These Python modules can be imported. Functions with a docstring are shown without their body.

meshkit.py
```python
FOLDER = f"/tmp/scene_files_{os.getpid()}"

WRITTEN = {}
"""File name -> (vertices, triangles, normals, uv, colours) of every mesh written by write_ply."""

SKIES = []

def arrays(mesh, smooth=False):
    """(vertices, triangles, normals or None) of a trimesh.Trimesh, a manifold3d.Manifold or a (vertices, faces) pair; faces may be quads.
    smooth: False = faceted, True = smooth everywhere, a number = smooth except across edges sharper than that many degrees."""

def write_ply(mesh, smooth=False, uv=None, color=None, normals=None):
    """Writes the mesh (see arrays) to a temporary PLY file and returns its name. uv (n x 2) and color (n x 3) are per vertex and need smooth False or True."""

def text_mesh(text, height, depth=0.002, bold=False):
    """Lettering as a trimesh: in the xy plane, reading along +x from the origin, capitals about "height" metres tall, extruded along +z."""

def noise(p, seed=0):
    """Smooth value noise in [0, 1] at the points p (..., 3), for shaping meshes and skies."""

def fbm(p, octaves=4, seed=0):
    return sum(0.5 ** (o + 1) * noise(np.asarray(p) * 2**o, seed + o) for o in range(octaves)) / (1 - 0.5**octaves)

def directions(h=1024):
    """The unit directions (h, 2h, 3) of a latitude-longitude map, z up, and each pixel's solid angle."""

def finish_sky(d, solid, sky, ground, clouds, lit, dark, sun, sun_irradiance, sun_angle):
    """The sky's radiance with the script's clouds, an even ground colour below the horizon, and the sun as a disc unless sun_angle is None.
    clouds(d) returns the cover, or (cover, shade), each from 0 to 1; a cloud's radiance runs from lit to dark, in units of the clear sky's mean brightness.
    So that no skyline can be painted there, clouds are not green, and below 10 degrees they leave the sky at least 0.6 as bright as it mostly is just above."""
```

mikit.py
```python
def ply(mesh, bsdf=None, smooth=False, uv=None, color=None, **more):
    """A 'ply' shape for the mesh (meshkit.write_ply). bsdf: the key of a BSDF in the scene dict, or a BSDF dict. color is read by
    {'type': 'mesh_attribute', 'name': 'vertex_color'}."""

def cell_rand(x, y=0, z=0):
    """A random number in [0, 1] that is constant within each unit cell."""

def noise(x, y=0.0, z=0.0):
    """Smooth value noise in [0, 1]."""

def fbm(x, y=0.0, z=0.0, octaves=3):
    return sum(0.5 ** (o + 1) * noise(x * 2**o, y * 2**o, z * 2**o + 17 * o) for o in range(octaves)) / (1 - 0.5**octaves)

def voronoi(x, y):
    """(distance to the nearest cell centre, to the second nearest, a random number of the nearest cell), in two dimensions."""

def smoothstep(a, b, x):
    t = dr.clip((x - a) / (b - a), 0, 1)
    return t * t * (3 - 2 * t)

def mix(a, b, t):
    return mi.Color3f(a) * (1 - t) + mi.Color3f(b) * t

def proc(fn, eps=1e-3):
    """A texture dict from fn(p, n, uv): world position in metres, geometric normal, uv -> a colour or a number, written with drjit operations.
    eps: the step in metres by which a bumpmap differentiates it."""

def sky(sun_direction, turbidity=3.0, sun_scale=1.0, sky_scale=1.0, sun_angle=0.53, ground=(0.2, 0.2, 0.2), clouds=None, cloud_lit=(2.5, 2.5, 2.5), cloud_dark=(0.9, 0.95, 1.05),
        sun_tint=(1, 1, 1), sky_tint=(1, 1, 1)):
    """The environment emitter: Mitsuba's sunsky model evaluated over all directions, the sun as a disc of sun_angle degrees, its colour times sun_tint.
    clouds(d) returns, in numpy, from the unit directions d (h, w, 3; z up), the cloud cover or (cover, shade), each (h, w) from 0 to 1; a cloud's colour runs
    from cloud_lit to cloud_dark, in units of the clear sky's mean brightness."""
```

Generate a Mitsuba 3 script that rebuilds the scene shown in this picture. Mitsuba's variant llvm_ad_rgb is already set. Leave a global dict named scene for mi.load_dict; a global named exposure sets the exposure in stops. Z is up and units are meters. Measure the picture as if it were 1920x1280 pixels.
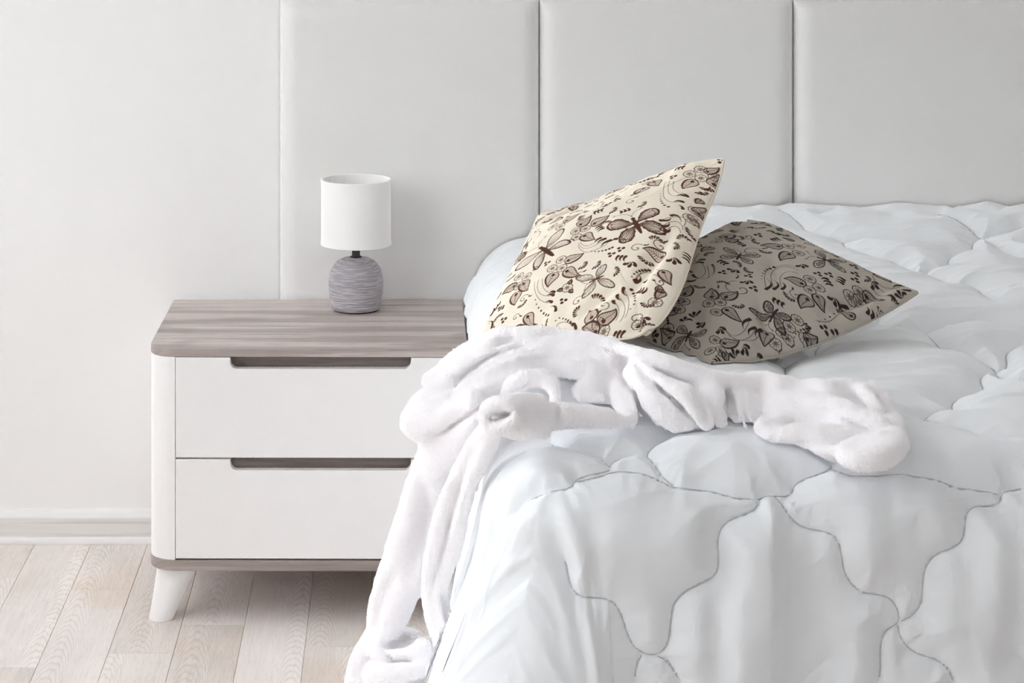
import math
import numpy as np, trimesh, mitsuba as mi, drjit as dr
import mikit, meshkit
from mikit import proc, noise, fbm, cell_rand, smoothstep, mix
from scipy.spatial import cKDTree
from scipy.interpolate import CubicSpline
from scipy.ndimage import gaussian_filter, map_coordinates
from shapely.geometry import Polygon, box as sbox

T = mi.ScalarTransform4f
scene, labels = {}, {}
RNG = np.random.default_rng(11)

# ------------------------------------------------------------------ camera, light, exposure
# metres, z up; the back wall runs along x at y = 0.035, the camera looks along +y
scene['camera'] = {
    'type': 'perspective', 'fov': 2 * math.degrees(math.atan(960 / 3960)), 'fov_axis': 'x',
    'to_world': T().look_at(origin=[0, -4.0, 1.31], target=[0, 0, 1.31], up=[0, 0, 1]),
    'principal_point_offset_x': -(745 - 960) / 1920, 'principal_point_offset_y': -(-270 - 640) / 1280,
    'near_clip': 0.05, 'far_clip': 60.0,
}
exposure = 2.68
# bright overcast day: an evenly clouded sky that comes in through the room's windows
scene['sky'] = mikit.sky([-0.6, -0.5, 0.62], turbidity=4, sun_scale=0.0, sky_scale=1.0, ground=(0.5, 0.5, 0.5),
                         clouds=lambda d: (np.ones(d.shape[:2]), np.zeros(d.shape[:2])), cloud_lit=(4.0, 4.08, 4.2))

# ------------------------------------------------------------------ helpers
def bsdf(key, d):
    scene[key] = d
    return key


def two(d):
    return {'type': 'twosided', 'bsdf': d}


def tex(fn, eps=1e-3):
    return proc(fn, eps)


def rgb(*c):
    return {'type': 'rgb', 'value': list(c)}


def put(key, mesh, mat, smooth=False, label=None, category=None, group=None, kind=None, **kw):
    scene[key] = mikit.ply(mesh, mat, smooth, **kw)
    note(key, label, category, group, kind)


def note(key, label=None, category=None, group=None, kind=None):
    d = {k: v for k, v in dict(label=label, category=category, group=group, kind=kind).items() if v}
    if d:
        labels.setdefault(key, {}).update(d)


def bx(x0, x1, y0, y1, z0, z1, bevel=0.0):
    """Box with its edges chamfered."""
    if bevel <= 0:
        m = trimesh.creation.box((x1 - x0, y1 - y0, z1 - z0))
        m.apply_translation(((x0 + x1) / 2, (y0 + y1) / 2, (z0 + z1) / 2))
        return m
    b, p = bevel, []
    for x, sx in ((x0, 1), (x1, -1)):
        for y, sy in ((y0, 1), (y1, -1)):
            for z, sz in ((z0, 1), (z1, -1)):
                p += [(x, y + sy * b, z + sz * b), (x + sx * b, y, z + sz * b), (x + sx * b, y + sy * b, z)]
    return trimesh.convex.convex_hull(np.array(p))


def round_slab(poly, z0, z1, r, n=5):
    """A polygon extruded from z0 to z1 with its upper and lower edges rounded by r."""
    rows = [(z0 + r - r * math.sin(a), r - r * math.cos(a)) for a in np.linspace(math.pi / 2, 0, n)]
    rows += [(z1 - r + r * math.sin(a), r - r * math.cos(a)) for a in np.linspace(0, math.pi / 2, n)]
    base = np.array(poly.exterior.coords)[:-1]
    if Polygon(base).exterior.is_ccw is False:
        base = base[::-1]
    k = len(base)
    e = np.roll(base, -1, 0) - base
    e /= np.linalg.norm(e, axis=1, keepdims=True)
    nrm = np.stack([e[:, 1], -e[:, 0]], 1)
    prev = np.roll(nrm, 1, 0)
    bis = (nrm + prev) / (1 + (nrm * prev).sum(1, keepdims=True))
    v = np.vstack([np.column_stack([base - bis * o, np.full(k, z)]) for z, o in rows])
    f = []
    for i in range(len(rows) - 1):
        for j in range(k):
            a, b = i * k + j, i * k + (j + 1) % k
            f += [(a, b, b + k), (a, b + k, a + k)]
    tri_v, tri = trimesh.creation.triangulate_polygon(Polygon(base - bis * rows[0][1]), engine='earcut')
    idx = cKDTree(v[:k, :2]).query(tri_v)[1]
    for t in idx[tri]:
        p = v[t][:, :2]
        if np.cross(p[1] - p[0], p[2] - p[0]) < 0:
            t = t[::-1]
        f.append(tuple(t[::-1]))
        f.append(tuple(t + (len(rows) - 1) * k))
    return trimesh.Trimesh(v, np.array(f), process=False)


def lathe(profile, n=96):
    """(radius, z) pairs turned about the z axis."""
    return trimesh.creation.revolve(np.array(profile, float), sections=n)


# ------------------------------------------------------------------ materials of the room
def wood_value(x, y, seed, sx=16.0, sy=1.6):
    """Grain that runs along y: 0 dark line .. 1 plain."""
    w = fbm(x * sx, y * sy, seed, 3)
    rings = w * 9.0 + 0.25 * noise(x * 90, y * 9, seed)
    t = rings - dr.floor(rings)
    line = smoothstep(0.0, 0.22, t) * (1 - smoothstep(0.72, 1.0, t))
    pores = smoothstep(0.52, 0.75, noise(x * 520, y * 26, seed + 3))
    return line, pores


def floor_grain(p, seed):
    """Growth rings of a flat-sawn plank: arches where its middle is cut, straight lines beside it. 0 dark .. 1 plain."""
    col = dr.floor((p.x + 0.583) / 0.1075)
    s = cell_rand(col, seed) * 40
    xl = p.x + 0.583 - (col + 0.5) * 0.1075 + (cell_rand(col, seed + 7) - 0.5) * 0.11
    v = 30.0 * p.y * (1 + 0.4 * cell_rand(col, seed + 3)) + 4600.0 * dr.square(xl) + 4.2 * fbm(p.x * 14 + s, p.y * 4.5 + s, s, 3) + 0.5 * noise(p.x * 260, p.y * 40, s)
    t = v - dr.floor(v)
    return smoothstep(0.0, 0.42, t) * (1 - smoothstep(0.80, 1.0, t)), s


def floor_color(variant):
    tone = (mi.Color3f(0.80, 0.735, 0.69), mi.Color3f(0.84, 0.775, 0.735), mi.Color3f(0.77, 0.70, 0.65))[variant]

    def fn(p, n, uv):
        line, s = floor_grain(p, variant)
        streak = noise(p.x * 300, p.y * 16, s)
        blotch = fbm(p.x * 9, p.y * 5, s + 5, 3)
        pores = smoothstep(0.55, 0.8, noise(p.x * 620, p.y * 60, s + 3))
        c = tone * (0.88 + 0.12 * line) * (0.94 + 0.10 * streak) * (0.87 + 0.25 * blotch) * (1 - 0.07 * pores)
        return mix(c, c * mi.Color3f(0.93, 0.885, 0.83), smoothstep(0.52, 0.74, fbm(p.x * 6, p.y * 4, s + 9, 2)))
    return fn


for k in range(3):
    bsdf(f'mat_floor_{k}', {'type': 'principled', 'base_color': tex(floor_color(k)), 'roughness': 0.42, 'specular': 0.4})
bsdf('mat_subfloor', {'type': 'diffuse', 'reflectance': rgb(0.20, 0.16, 0.13)})
bsdf('mat_wall', two({'type': 'diffuse', 'reflectance': tex(lambda p, n, uv: mi.Color3f(0.90, 0.895, 0.885) * (0.99 + 0.02 * fbm(p.x * 3, p.z * 3, p.y, 3)))}))
bsdf('mat_ceiling', two({'type': 'diffuse', 'reflectance': rgb(0.88, 0.88, 0.87)}))


def skirting_color(p, n, uv):
    g = fbm(p.x * 7, p.z * 300, 2, 3)
    s = smoothstep(0.40, 0.7, fbm(p.x * 3.5, p.z * 150, 9, 3))
    band = smoothstep(0.0135, 0.0155, p.z) * (1 - smoothstep(0.047, 0.051, p.z))
    wood = mix(mi.Color3f(0.74, 0.72, 0.70), mi.Color3f(0.62, 0.595, 0.575), s)
    return mix(mi.Color3f(0.84, 0.835, 0.83), wood, band) * (0.95 + 0.1 * g)


bsdf('mat_skirting', {'type': 'principled', 'base_color': tex(skirting_color), 'roughness': 0.4, 'specular': 0.4})

# ------------------------------------------------------------------ room shell
XL, XR, YB, YW, ZC = -1.7, 3.2, -5.6, 0.035, 3.0


def wall_with_hole(x0, x1, y0, y1, z0, z1, hole):
    from manifold3d import Manifold
    a = Manifold.cube((x1 - x0, y1 - y0, z1 - z0)).translate((x0, y0, z0))
    h = Manifold.cube(tuple(b - a_ for a_, b in hole)).translate(tuple(h_[0] for h_ in hole))
    return a - h


put('floor', bx(XL - 0.1, XR + 0.1, YB, YW + 0.02, -0.06, -0.0085), 'mat_subfloor', kind='structure')
PW = 0.1075
cuts = {-2: [-0.163], -1: [-0.59], 0: [-0.227], 1: [-0.528], 2: [-0.3975], 3: [-0.02], 4: [-0.50]}
serial = 0
for c in range(-14, 20):
    xa, xb = -0.583 + PW * c, -0.583 + PW * (c + 1)
    first = cuts.get(c, [-0.05 - 0.9 * ((c * 0.381) % 1)])[0]
    ends = [YW + 0.005] + [first - 0.92 * k for k in range(0, 4)]
    for k in range(len(ends) - 1):
        y1, y0 = ends[k], ends[k + 1]
        serial += 1
        put('floor__plank' + (f'_{serial:03d}' if serial > 1 else ''), bx(xa + .0003, xb - .0003, y0 + .0003, y1 - .0003, -0.008, 0.0, 0.0008),
            f'mat_floor_{(c * 5 + k * 7) % 3}')
put('wall_back', bx(XL - 0.1, XR + 0.1, YW, YW + 0.12, -0.06, ZC + 0.06), 'mat_wall', kind='structure')
put('wall_left', wall_with_hole(XL - 0.12, XL, YB, YW, -0.06, ZC + 0.06, ((XL - 1, XL + 1), (-3.0, -0.35), (0.65, 2.85))), 'mat_wall', kind='structure')
put('wall_right', bx(XR, XR + 0.12, YB, YW, -0.06, ZC + 0.06), 'mat_wall', kind='structure')
put('wall_rear', wall_with_hole(XL - 0.1, XR + 0.1, YB - 0.12, YB, -0.06, ZC + 0.06, ((-1.3, 0.5), (YB - 1, YB + 1), (1.2, 2.8))), 'mat_wall', kind='structure')
put('ceiling', bx(XL - 0.1, XR + 0.1, YB, YW, ZC, ZC + 0.06), 'mat_ceiling', kind='structure')

# skirting board: a moulded profile run along the foot of the back wall
prof = [(0, 0), (0.019, 0), (0.0205, 0.003), (0.0200, 0.009), (0.0175, 0.013), (0.0140, 0.0150), (0.0125, 0.018), (0.0118, 0.030), (0.0112, 0.042),
        (0.0105, 0.048), (0.0085, 0.0545), (0.0055, 0.0600), (0.0020, 0.0640), (0, 0.065)]
sk = trimesh.creation.extrude_polygon(Polygon(prof), XR - XL, engine='earcut')
v = sk.vertices.copy()
sk.vertices = np.column_stack([XL + v[:, 2], YW - v[:, 0], v[:, 1]])
sk.fix_normals()
put('baseboard_back', sk, 'mat_skirting', 40, kind='structure')

# ------------------------------------------------------------------ padded wall panels behind the bed
bsdf('mat_leatherette', {'type': 'bumpmap', 'arbitrary': tex(lambda p, n, uv: fbm(p.x * 420, p.z * 420, p.y * 420, 2) + 1.5 * fbm(p.x * 9, p.z * 7, 1, 2), 8e-4), 'scale': 0.00012,
     'bsdf': {'type': 'principled', 'base_color': tex(lambda p, n, uv: mi.Color3f(0.775, 0.77, 0.755) * (0.985 + 0.03 * fbm(p.x * 5, p.z * 5, 3, 3))), 'roughness': 0.42, 'specular': 0.45}})
bsdf('mat_board', {'type': 'diffuse', 'reflectance': rgb(0.30, 0.28, 0.26)})


def pad(x0, x1, z0, z1, y_front, y_back, r=0.036, dome=0.007, n=90):
    """A cushion-like panel: flat front that rounds over at the rim, slightly domed."""
    def axis(a, b):
        e = r * (1 - np.cos(np.linspace(0, math.pi / 2, 10)))
        return np.concatenate([a + e, np.linspace(a + r, b - r, n)[1:-1], b - e[::-1]])
    xs, zs = axis(x0, x1), axis(z0, z1)
    X, Z = np.meshgrid(xs, zs, indexing='ij')
    dx, dz = np.minimum(X - x0, x1 - X), np.minimum(Z - z0, z1 - Z)

    def drop(d):
        t = np.clip(1 - d / r, 0, 1)
        return 1 - np.sqrt(np.clip(1 - t * t, 0, 1))
    tx, tz = drop(dx), drop(dz)
    u = 1 - np.sqrt(np.clip((1 - tx) ** 2, 0, 1)) * (1 - tz)
    wav = (meshkit.fbm(np.stack([X * 5, Z * 4, X * 0 + x0 * 7], -1), 2) - 0.5) * 0.004
    Y = y_front + (y_back - y_front) * u - (dome * np.sin(np.pi * (X - x0) / (x1 - x0)) * np.sin(np.pi * np.clip((Z - z0) / (z1 - z0), 0, 1)) + wav) * (1 - u)
    V = np.stack([X, Y, Z], -1)
    a, b = X.shape
    idx = np.arange(a * b).reshape(a, b)
    q = np.stack([idx[:-1, :-1], idx[1:, :-1], idx[1:, 1:], idx[:-1, 1:]], -1).reshape(-1, 4)
    return V.reshape(-1, 3), q


edges = [(-0.2235, 0.2695), (0.2715, 0.7530), (0.7560, 1.2370)]
says = ['leftmost white padded wall panel, behind the bedside lamp', 'middle white padded wall panel, behind the upright cream cushion',
        'rightmost white padded wall panel, above the right side of the bed']
for k, (xa, xb) in enumerate(edges):
    key = 'wall_panel' + (f'_{k:03d}' if k else '')
    note(key, says[k], 'wall panel', 'padded wall panels behind the bed')
    put(key + '__padding', pad(xa, xb, 0.04, 1.0365 - 0.001 * k, 0.0055, 0.030), 'mat_leatherette', True)
    put(key + '__backing_board', bx(xa + .004, xb - .004, 0.029, YW - 0.0005, 0.045, 1.031), 'mat_board')

# ------------------------------------------------------------------ bedside table and lamp
def taupe_wood(p, n, uv):
    s = p.y * 1.0 + p.z * 1.3
    g1 = fbm(p.x * 2.2, s * 38, 1.0, 3)
    g2 = fbm(p.x * 5, s * 190, 4.0, 3)
    band = smoothstep(0.40, 0.66, g1)
    c = mix(mi.Color3f(0.52, 0.46, 0.435), mi.Color3f(0.375, 0.32, 0.295), band)
    c = c * (0.84 + 0.32 * g2)
    knot = smoothstep(0.60, 0.76, fbm(p.x * 7, s * 17, 8.0, 2))
    fine = smoothstep(0.55, 0.8, noise(p.x * 24, s * 700, 2.0))
    return mix(c, mi.Color3f(0.25, 0.20, 0.175), 0.45 * knot) * (1 - 0.16 * fine)


bsdf('mat_taupe_wood', {'type': 'principled', 'base_color': tex(taupe_wood), 'roughness': 0.42, 'specular': 0.45})
bsdf('mat_edge_wood', {'type': 'principled', 'base_color': tex(lambda p, n, uv: taupe_wood(p, n, uv) * mi.Color3f(0.74, 0.72, 0.71)), 'roughness': 0.45, 'specular': 0.4})
bsdf('mat_grip_shaded_wood', {'type': 'principled', 'base_color': tex(lambda p, n, uv: taupe_wood(p, n, uv) * mi.Color3f(0.72, 0.71, 0.69)), 'roughness': 0.5, 'specular': 0.3})  # same taupe wood, darkened: shade of the recess put into the colour
bsdf('mat_white_lacquer', {'type': 'principled', 'base_color': rgb(0.83, 0.815, 0.81), 'roughness': 0.30, 'specular': 0.5})
bsdf('mat_gap_shade', {'type': 'diffuse', 'reflectance': rgb(0.10, 0.09, 0.085)})  # shade inside the drawer gaps, put into the colour of what lies behind

NX0, NX1, NY0, NY1 = -0.4255, 0.120, -0.400, -0.003       # footprint; front at NY0
TURN = T().translate([NX0, NY0, 0]).rotate([0, 0, 1], -0.4).translate([-NX0, -NY0, 0])


def stand_part(key, mesh, mat, smooth=False, **kw):
    put('bedside_table__' + key, mesh, mat, smooth, to_world=TURN, **kw)


note('bedside_table', 'white two-drawer bedside table with grey-brown wood top and splayed legs', 'bedside table')


def d_shape(x0, x1, y0, y1, r, n=14):
    """Rectangle whose front left corner is rounded."""
    a = np.linspace(math.pi, 1.5 * math.pi, n)
    return Polygon([(x0, y1)] + [(x0 + r + r * math.cos(t), y0 + r + r * math.sin(t)) for t in a] + [(x1, y0), (x1, y1)])


stand_part('top', round_slab(d_shape(NX0, NX1, NY0, NY1, 0.047), 0.4565, 0.471, 0.0012, 4), 'mat_taupe_wood', 30, label='grey-brown wood-grain top board')
stand_part('bottom_board', round_slab(d_shape(NX0, NX1, NY0, NY1, 0.047), 0.0918, 0.1100, 0.0012, 4), 'mat_edge_wood', 30, label='grey-brown wood-grain bottom board')
# the left side panel wraps round the front corner
a = np.linspace(math.pi, 1.5 * math.pi, 16)
R, W = 0.046, 0.016
xo, yo = NX0 + 0.0006, NY0 + 0.0006
outer = [(xo, NY1 - .004)] + [(xo + R + R * math.cos(t), yo + R + R * math.sin(t)) for t in a]
inner = [(xo + R, yo + W)] + [(xo + R + (R - W) * math.cos(t), yo + R + (R - W) * math.sin(t)) for t in a[::-1]] + [(xo + W, NY1 - .004)]
stand_part('side_panel', round_slab(Polygon(outer + inner).buffer(0), 0.1101, 0.4564, 0.0008, 3), 'mat_white_lacquer', 35)
stand_part('side_panel_001', bx(NX1 - .017, NX1 - .001, NY0 + .021, NY1 - .004, 0.1101, 0.4564, 0.0006), 'mat_white_lacquer')
stand_part('back_panel', bx(xo + W + .0005, NX1 - .0175, NY1 - .012, NY1 - .005, 0.1102, 0.4563), 'mat_white_lacquer')


def drawer_front(x0, x1, z0, z1, cx0, cx1, cz, r=0.0115):
    """Front board with a finger notch cut out of its upper edge, as a polygon in (x, z)."""
    p = [(x0, z0), (x1, z0), (x1, z1), (cx1, z1)]
    p += [(cx1 - r + r * math.cos(t), cz + r + r * math.sin(t)) for t in np.linspace(0, -math.pi / 2, 7)]
    p += [(cx0 + r + r * math.cos(t), cz + r + r * math.sin(t)) for t in np.linspace(-math.pi / 2, -math.pi, 7)]
    p += [(cx0, z1), (x0, z1)]
    m = round_slab(Polygon(p), 0, 0.018, 0.0016, 4)
    v = m.vertices.copy()
    m.vertices = np.column_stack([v[:, 0], NY0 + 0.0185 - v[:, 2], v[:, 1]])
    return m


for k, (z0, z1, cz) in enumerate([(0.2846, 0.4556, 0.4362), (0.1126, 0.2816, 0.2632)]):
    d = 'drawer' + (f'_{k:03d}' if k else '')
    stand_part(d + '__front', drawer_front(NX0 + 0.0472, NX1 - 0.0005, z0, z1, -0.2848, 0.0232, cz), 'mat_white_lacquer', 35)
    stand_part(d + '__grip_recess', bx(-0.30, 0.04, NY0 + 0.030, NY0 + 0.0355, cz - 0.012, z1 + 0.0006), 'mat_grip_shaded_wood', label='grey-brown wood strip behind the finger notch')
    stand_part(d + '__box', bx(NX0 + 0.05, NX1 - 0.022, NY0 + 0.036, NY1 - 0.02, z0 + .004, z1 - .02), 'mat_gap_shade')
stand_part('carcass_rail', bx(NX0 + 0.047, NX1 - 0.018, NY0 + 0.036, NY0 + 0.05, 0.2805, 0.2861), 'mat_gap_shade')  # rail behind the gap between drawers, its shade painted in


def table_leg(px, py, sx, sy):
    """Tapered round leg that leans outwards by sx, sy."""
    rings, n = [], 40
    for t in np.linspace(0, 1, 9):
        z = 0.0915 * t
        r = 0.0212 + (0.0365 - 0.0212) * t ** 1.15
        if t == 0:
            rings.append((0.0, r - 0.0015))
        rings.append((z + (0.0015 if t == 0 else 0), r))
    v, f = [], []
    ang = np.linspace(0, 2 * math.pi, n, endpoint=False)
    for z, r in rings:
        o = (1 - z / 0.0915)
        v += [(px + sx * o + r * math.cos(q), py + sy * o + r * math.sin(q), z) for q in ang]
    for i in range(len(rings) - 1):
        for j in range(n):
            p, q = i * n + j, i * n + (j + 1) % n
            f += [(p, q, q + n), (p, q + n, p + n)]
    f += [(0, j + 1, j) for j in range(1, n - 1)]
    e = (len(rings) - 1) * n
    f += [(e, e + j, e + j + 1) for j in range(1, n - 1)]
    return trimesh.Trimesh(np.array(v), np.array(f), process=False)


for k, (px, py, sx, sy) in enumerate([(-0.378, -0.345, -0.0285, -0.024), (0.072, -0.345, 0.0285, -0.024), (-0.378, -0.055, -0.0285, 0.024), (0.072, -0.055, 0.0285, 0.024)]):
    stand_part('leg' + (f'_{k:03d}' if k else ''), table_leg(px, py, sx, sy), 'mat_white_lacquer', 35)

# --- lamp
LX, LY, LZ = -0.0765, -0.092, 0.4712
LAMP = T().translate([LX, LY, LZ])
bsdf('mat_lampshade', two({'type': 'principled', 'base_color': rgb(0.90, 0.895, 0.885), 'roughness': 0.8, 'specular': 0.15}))
bsdf('mat_trim', two({'type': 'principled', 'base_color': rgb(0.90, 0.895, 0.885), 'roughness': 0.6, 'specular': 0.3}))
bsdf('mat_ceramic', {'type': 'principled', 'roughness': 0.62, 'specular': 0.3, 'base_color': tex(
    lambda p, n, uv: mix(mi.Color3f(0.34, 0.32, 0.342), mi.Color3f(0.47, 0.445, 0.47),
                         smoothstep(0.3, 0.7, fbm(dr.atan2(p.y - LY, p.x - LX) * 2.2, p.z * 520, 3, 3)))
    * (0.9 + 0.2 * noise(dr.atan2(p.y - LY, p.x - LX) * 5, p.z * 1500, 1)))})
bsdf('mat_black', {'type': 'principled', 'base_color': rgb(0.022, 0.022, 0.024), 'roughness': 0.38, 'specular': 0.5})
note('table_lamp', 'small lamp with white drum shade and ribbed grey ceramic base', 'lamp')


def lamp_part(key, mesh, mat, smooth=30, **kw):
    put('table_lamp__' + key, mesh, mat, smooth, to_world=LAMP, **kw)


z = np.array([0.003, 0.005, 0.010, 0.020, 0.032, 0.044, 0.054, 0.064, 0.073, 0.081, 0.088, 0.0935, 0.0965, 0.0975])
r = np.array([0.0425, 0.0445, 0.0462, 0.0482, 0.0497, 0.0505, 0.0502, 0.0490, 0.0465, 0.0425, 0.0365, 0.0275, 0.0165, 0.0])
zz = np.linspace(0.005, 0.0925, 150)
rr = CubicSpline(z[:-2], r[:-2])(zz)
rr = rr + 0.00022 * np.sin(zz * 2 * np.pi / 0.0046) + 0.00025 * (meshkit.fbm(np.column_stack([zz * 900, zz * 0, zz * 0]), 2) - 0.5)
lamp_part('base', lathe([(0, 0.0022), (0.0425, 0.0022)] + list(zip(rr, zz)) + [(0.0250, 0.0945), (0.0165, 0.0965), (0, 0.0972)], 128), 'mat_ceramic', 50, label='ribbed matt grey ceramic base')
lamp_part('foot', lathe([(0, 0), (0.040, 0), (0.0405, 0.001), (0.0405, 0.0021), (0, 0.0021)]), 'mat_black', label='thin black foot ring')
lamp_part('neck', lathe([(0, 0.0965), (0.0108, 0.0965), (0.0108, 0.0985), (0.0085, 0.0990), (0.0075, 0.0993), (0.0075, 0.135), (0.012, 0.135), (0.012, 0.160), (0, 0.160)]), 'mat_black', label='black neck and lampholder')
lamp_part('bulb', lathe([(0, 0.1602), (0.009, 0.1604), (0.010, 0.168), (0.017, 0.180), (0.021, 0.193), (0.019, 0.205), (0.011, 0.213), (0, 0.2155)]), 'mat_trim', label='white bulb inside the shade')
SR, S0, S1 = 0.0645, 0.1205, 0.2415
lamp_part('shade', lathe([(SR, S0 + .001), (SR, S1 - .001), (SR - .0011, S1 - .001), (SR - .0011, S0 + .001), (SR, S0 + .001)]), 'mat_lampshade')
for k, zc in enumerate((S1, S0)):
    up = -1 if k == 0 else 1
    q = [(SR + .0009, zc + up * 0.0065), (SR + .0011, zc + up * .001), (SR, zc), (SR - .0012, zc), (SR - .0021, zc + up * .001), (SR - .0019, zc + up * .0065), (SR + .0009, zc + up * 0.0065)]
    lamp_part('shade_trim' + ('_001' if k else ''), lathe(q if up < 0 else q[::-1]), 'mat_trim', 40)
for k in range(3):
    m = trimesh.creation.cylinder(0.0009, segment=[[0.0118, 0, 0.150], [SR - .001, 0, S1 - 0.006]], sections=8)
    m.apply_transform(trimesh.transformations.rotation_matrix(k * 2.0944 + 0.4, (0, 0, 1)))
    lamp_part('spoke' + (f'_{k:03d}' if k else ''), m, 'mat_trim')

# ------------------------------------------------------------------ comforter: a padded sheet laid over the bed, hanging to the floor
BX0, BX1, BYF, BYB, BZ, BR = 0.150, 1.72, -1.655, -0.004, 0.612, 0.085


def sm(a, b, x):
    t = np.clip((x - a) / (b - a), 0, 1)
    return t * t * (3 - 2 * t)


def bed_base(U, V):
    """Sheet coordinates (metres along x and y of the flat sheet) -> points of the smooth underlying form."""
    a = np.where(U < BX0 + BR, U - (BX0 + BR), np.where(U > BX1 - BR, U - (BX1 - BR), 0.0))
    b = np.where(V < BYF + BR, V - (BYF + BR), 0.0)
    s = np.maximum(np.abs(a), np.abs(b))
    ang = np.arctan2(np.abs(b), np.abs(a) + 1e-12)
    # the square corner of the sheet is gathered round the corner of the bed
    c = np.where(s > 0, np.where(np.abs(a) >= np.abs(b), np.abs(b) / np.maximum(np.abs(a), 1e-9), 2 - np.abs(a) / np.maximum(np.abs(b), 1e-9)) * math.pi / 4, ang)
    dx, dy = np.cos(c) * np.sign(np.where(a == 0, 1, a)) * (s > 0), -np.sin(c) * (s > 0)
    L = math.pi * BR / 2
    t = np.minimum(s, L) / BR
    rest = np.maximum(s - L, 0)
    y0 = np.clip(V, BYF + BR, BYB)
    near = sm(-0.75, -1.62, y0)
    left = np.clip(np.cos(c), 0, 1) * (a < 0)
    front = np.sin(c)
    flare = 0.02 + 0.46 * left * near + 0.13 * front + 0.12 * left * front * near
    o = BR * np.sin(t) + flare * (rest ** 2 / (rest + 0.07)) * (1 - 0.35 * rest)
    z = -BR * (1 - np.cos(t)) - rest * 1.0
    x = np.clip(U, BX0 + BR, BX1 - BR) + dx * o - 0.022 * near * left
    y = y0 + dy * o
    zz = BZ + z
    # the sheet is bunched up where it meets the wall, and lies a little unevenly
    flat = 1 - np.clip(s / 0.2, 0, 1)
    zz = zz + 0.034 * sm(-0.15, -0.03, V) * flat
    zz = zz - 0.075 * (1 - sm(BX0, BX0 + 0.32, U)) * sm(-0.75, -0.05, V) * np.clip(1 - s / 0.5, 0, 1)
    zz = zz + 0.010 * (meshkit.fbm(np.stack([U * 2.6, V * 2.6, U * 0 + 4], -1), 2) - 0.5) * flat
    return np.stack([x, y, zz], -1)

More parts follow.
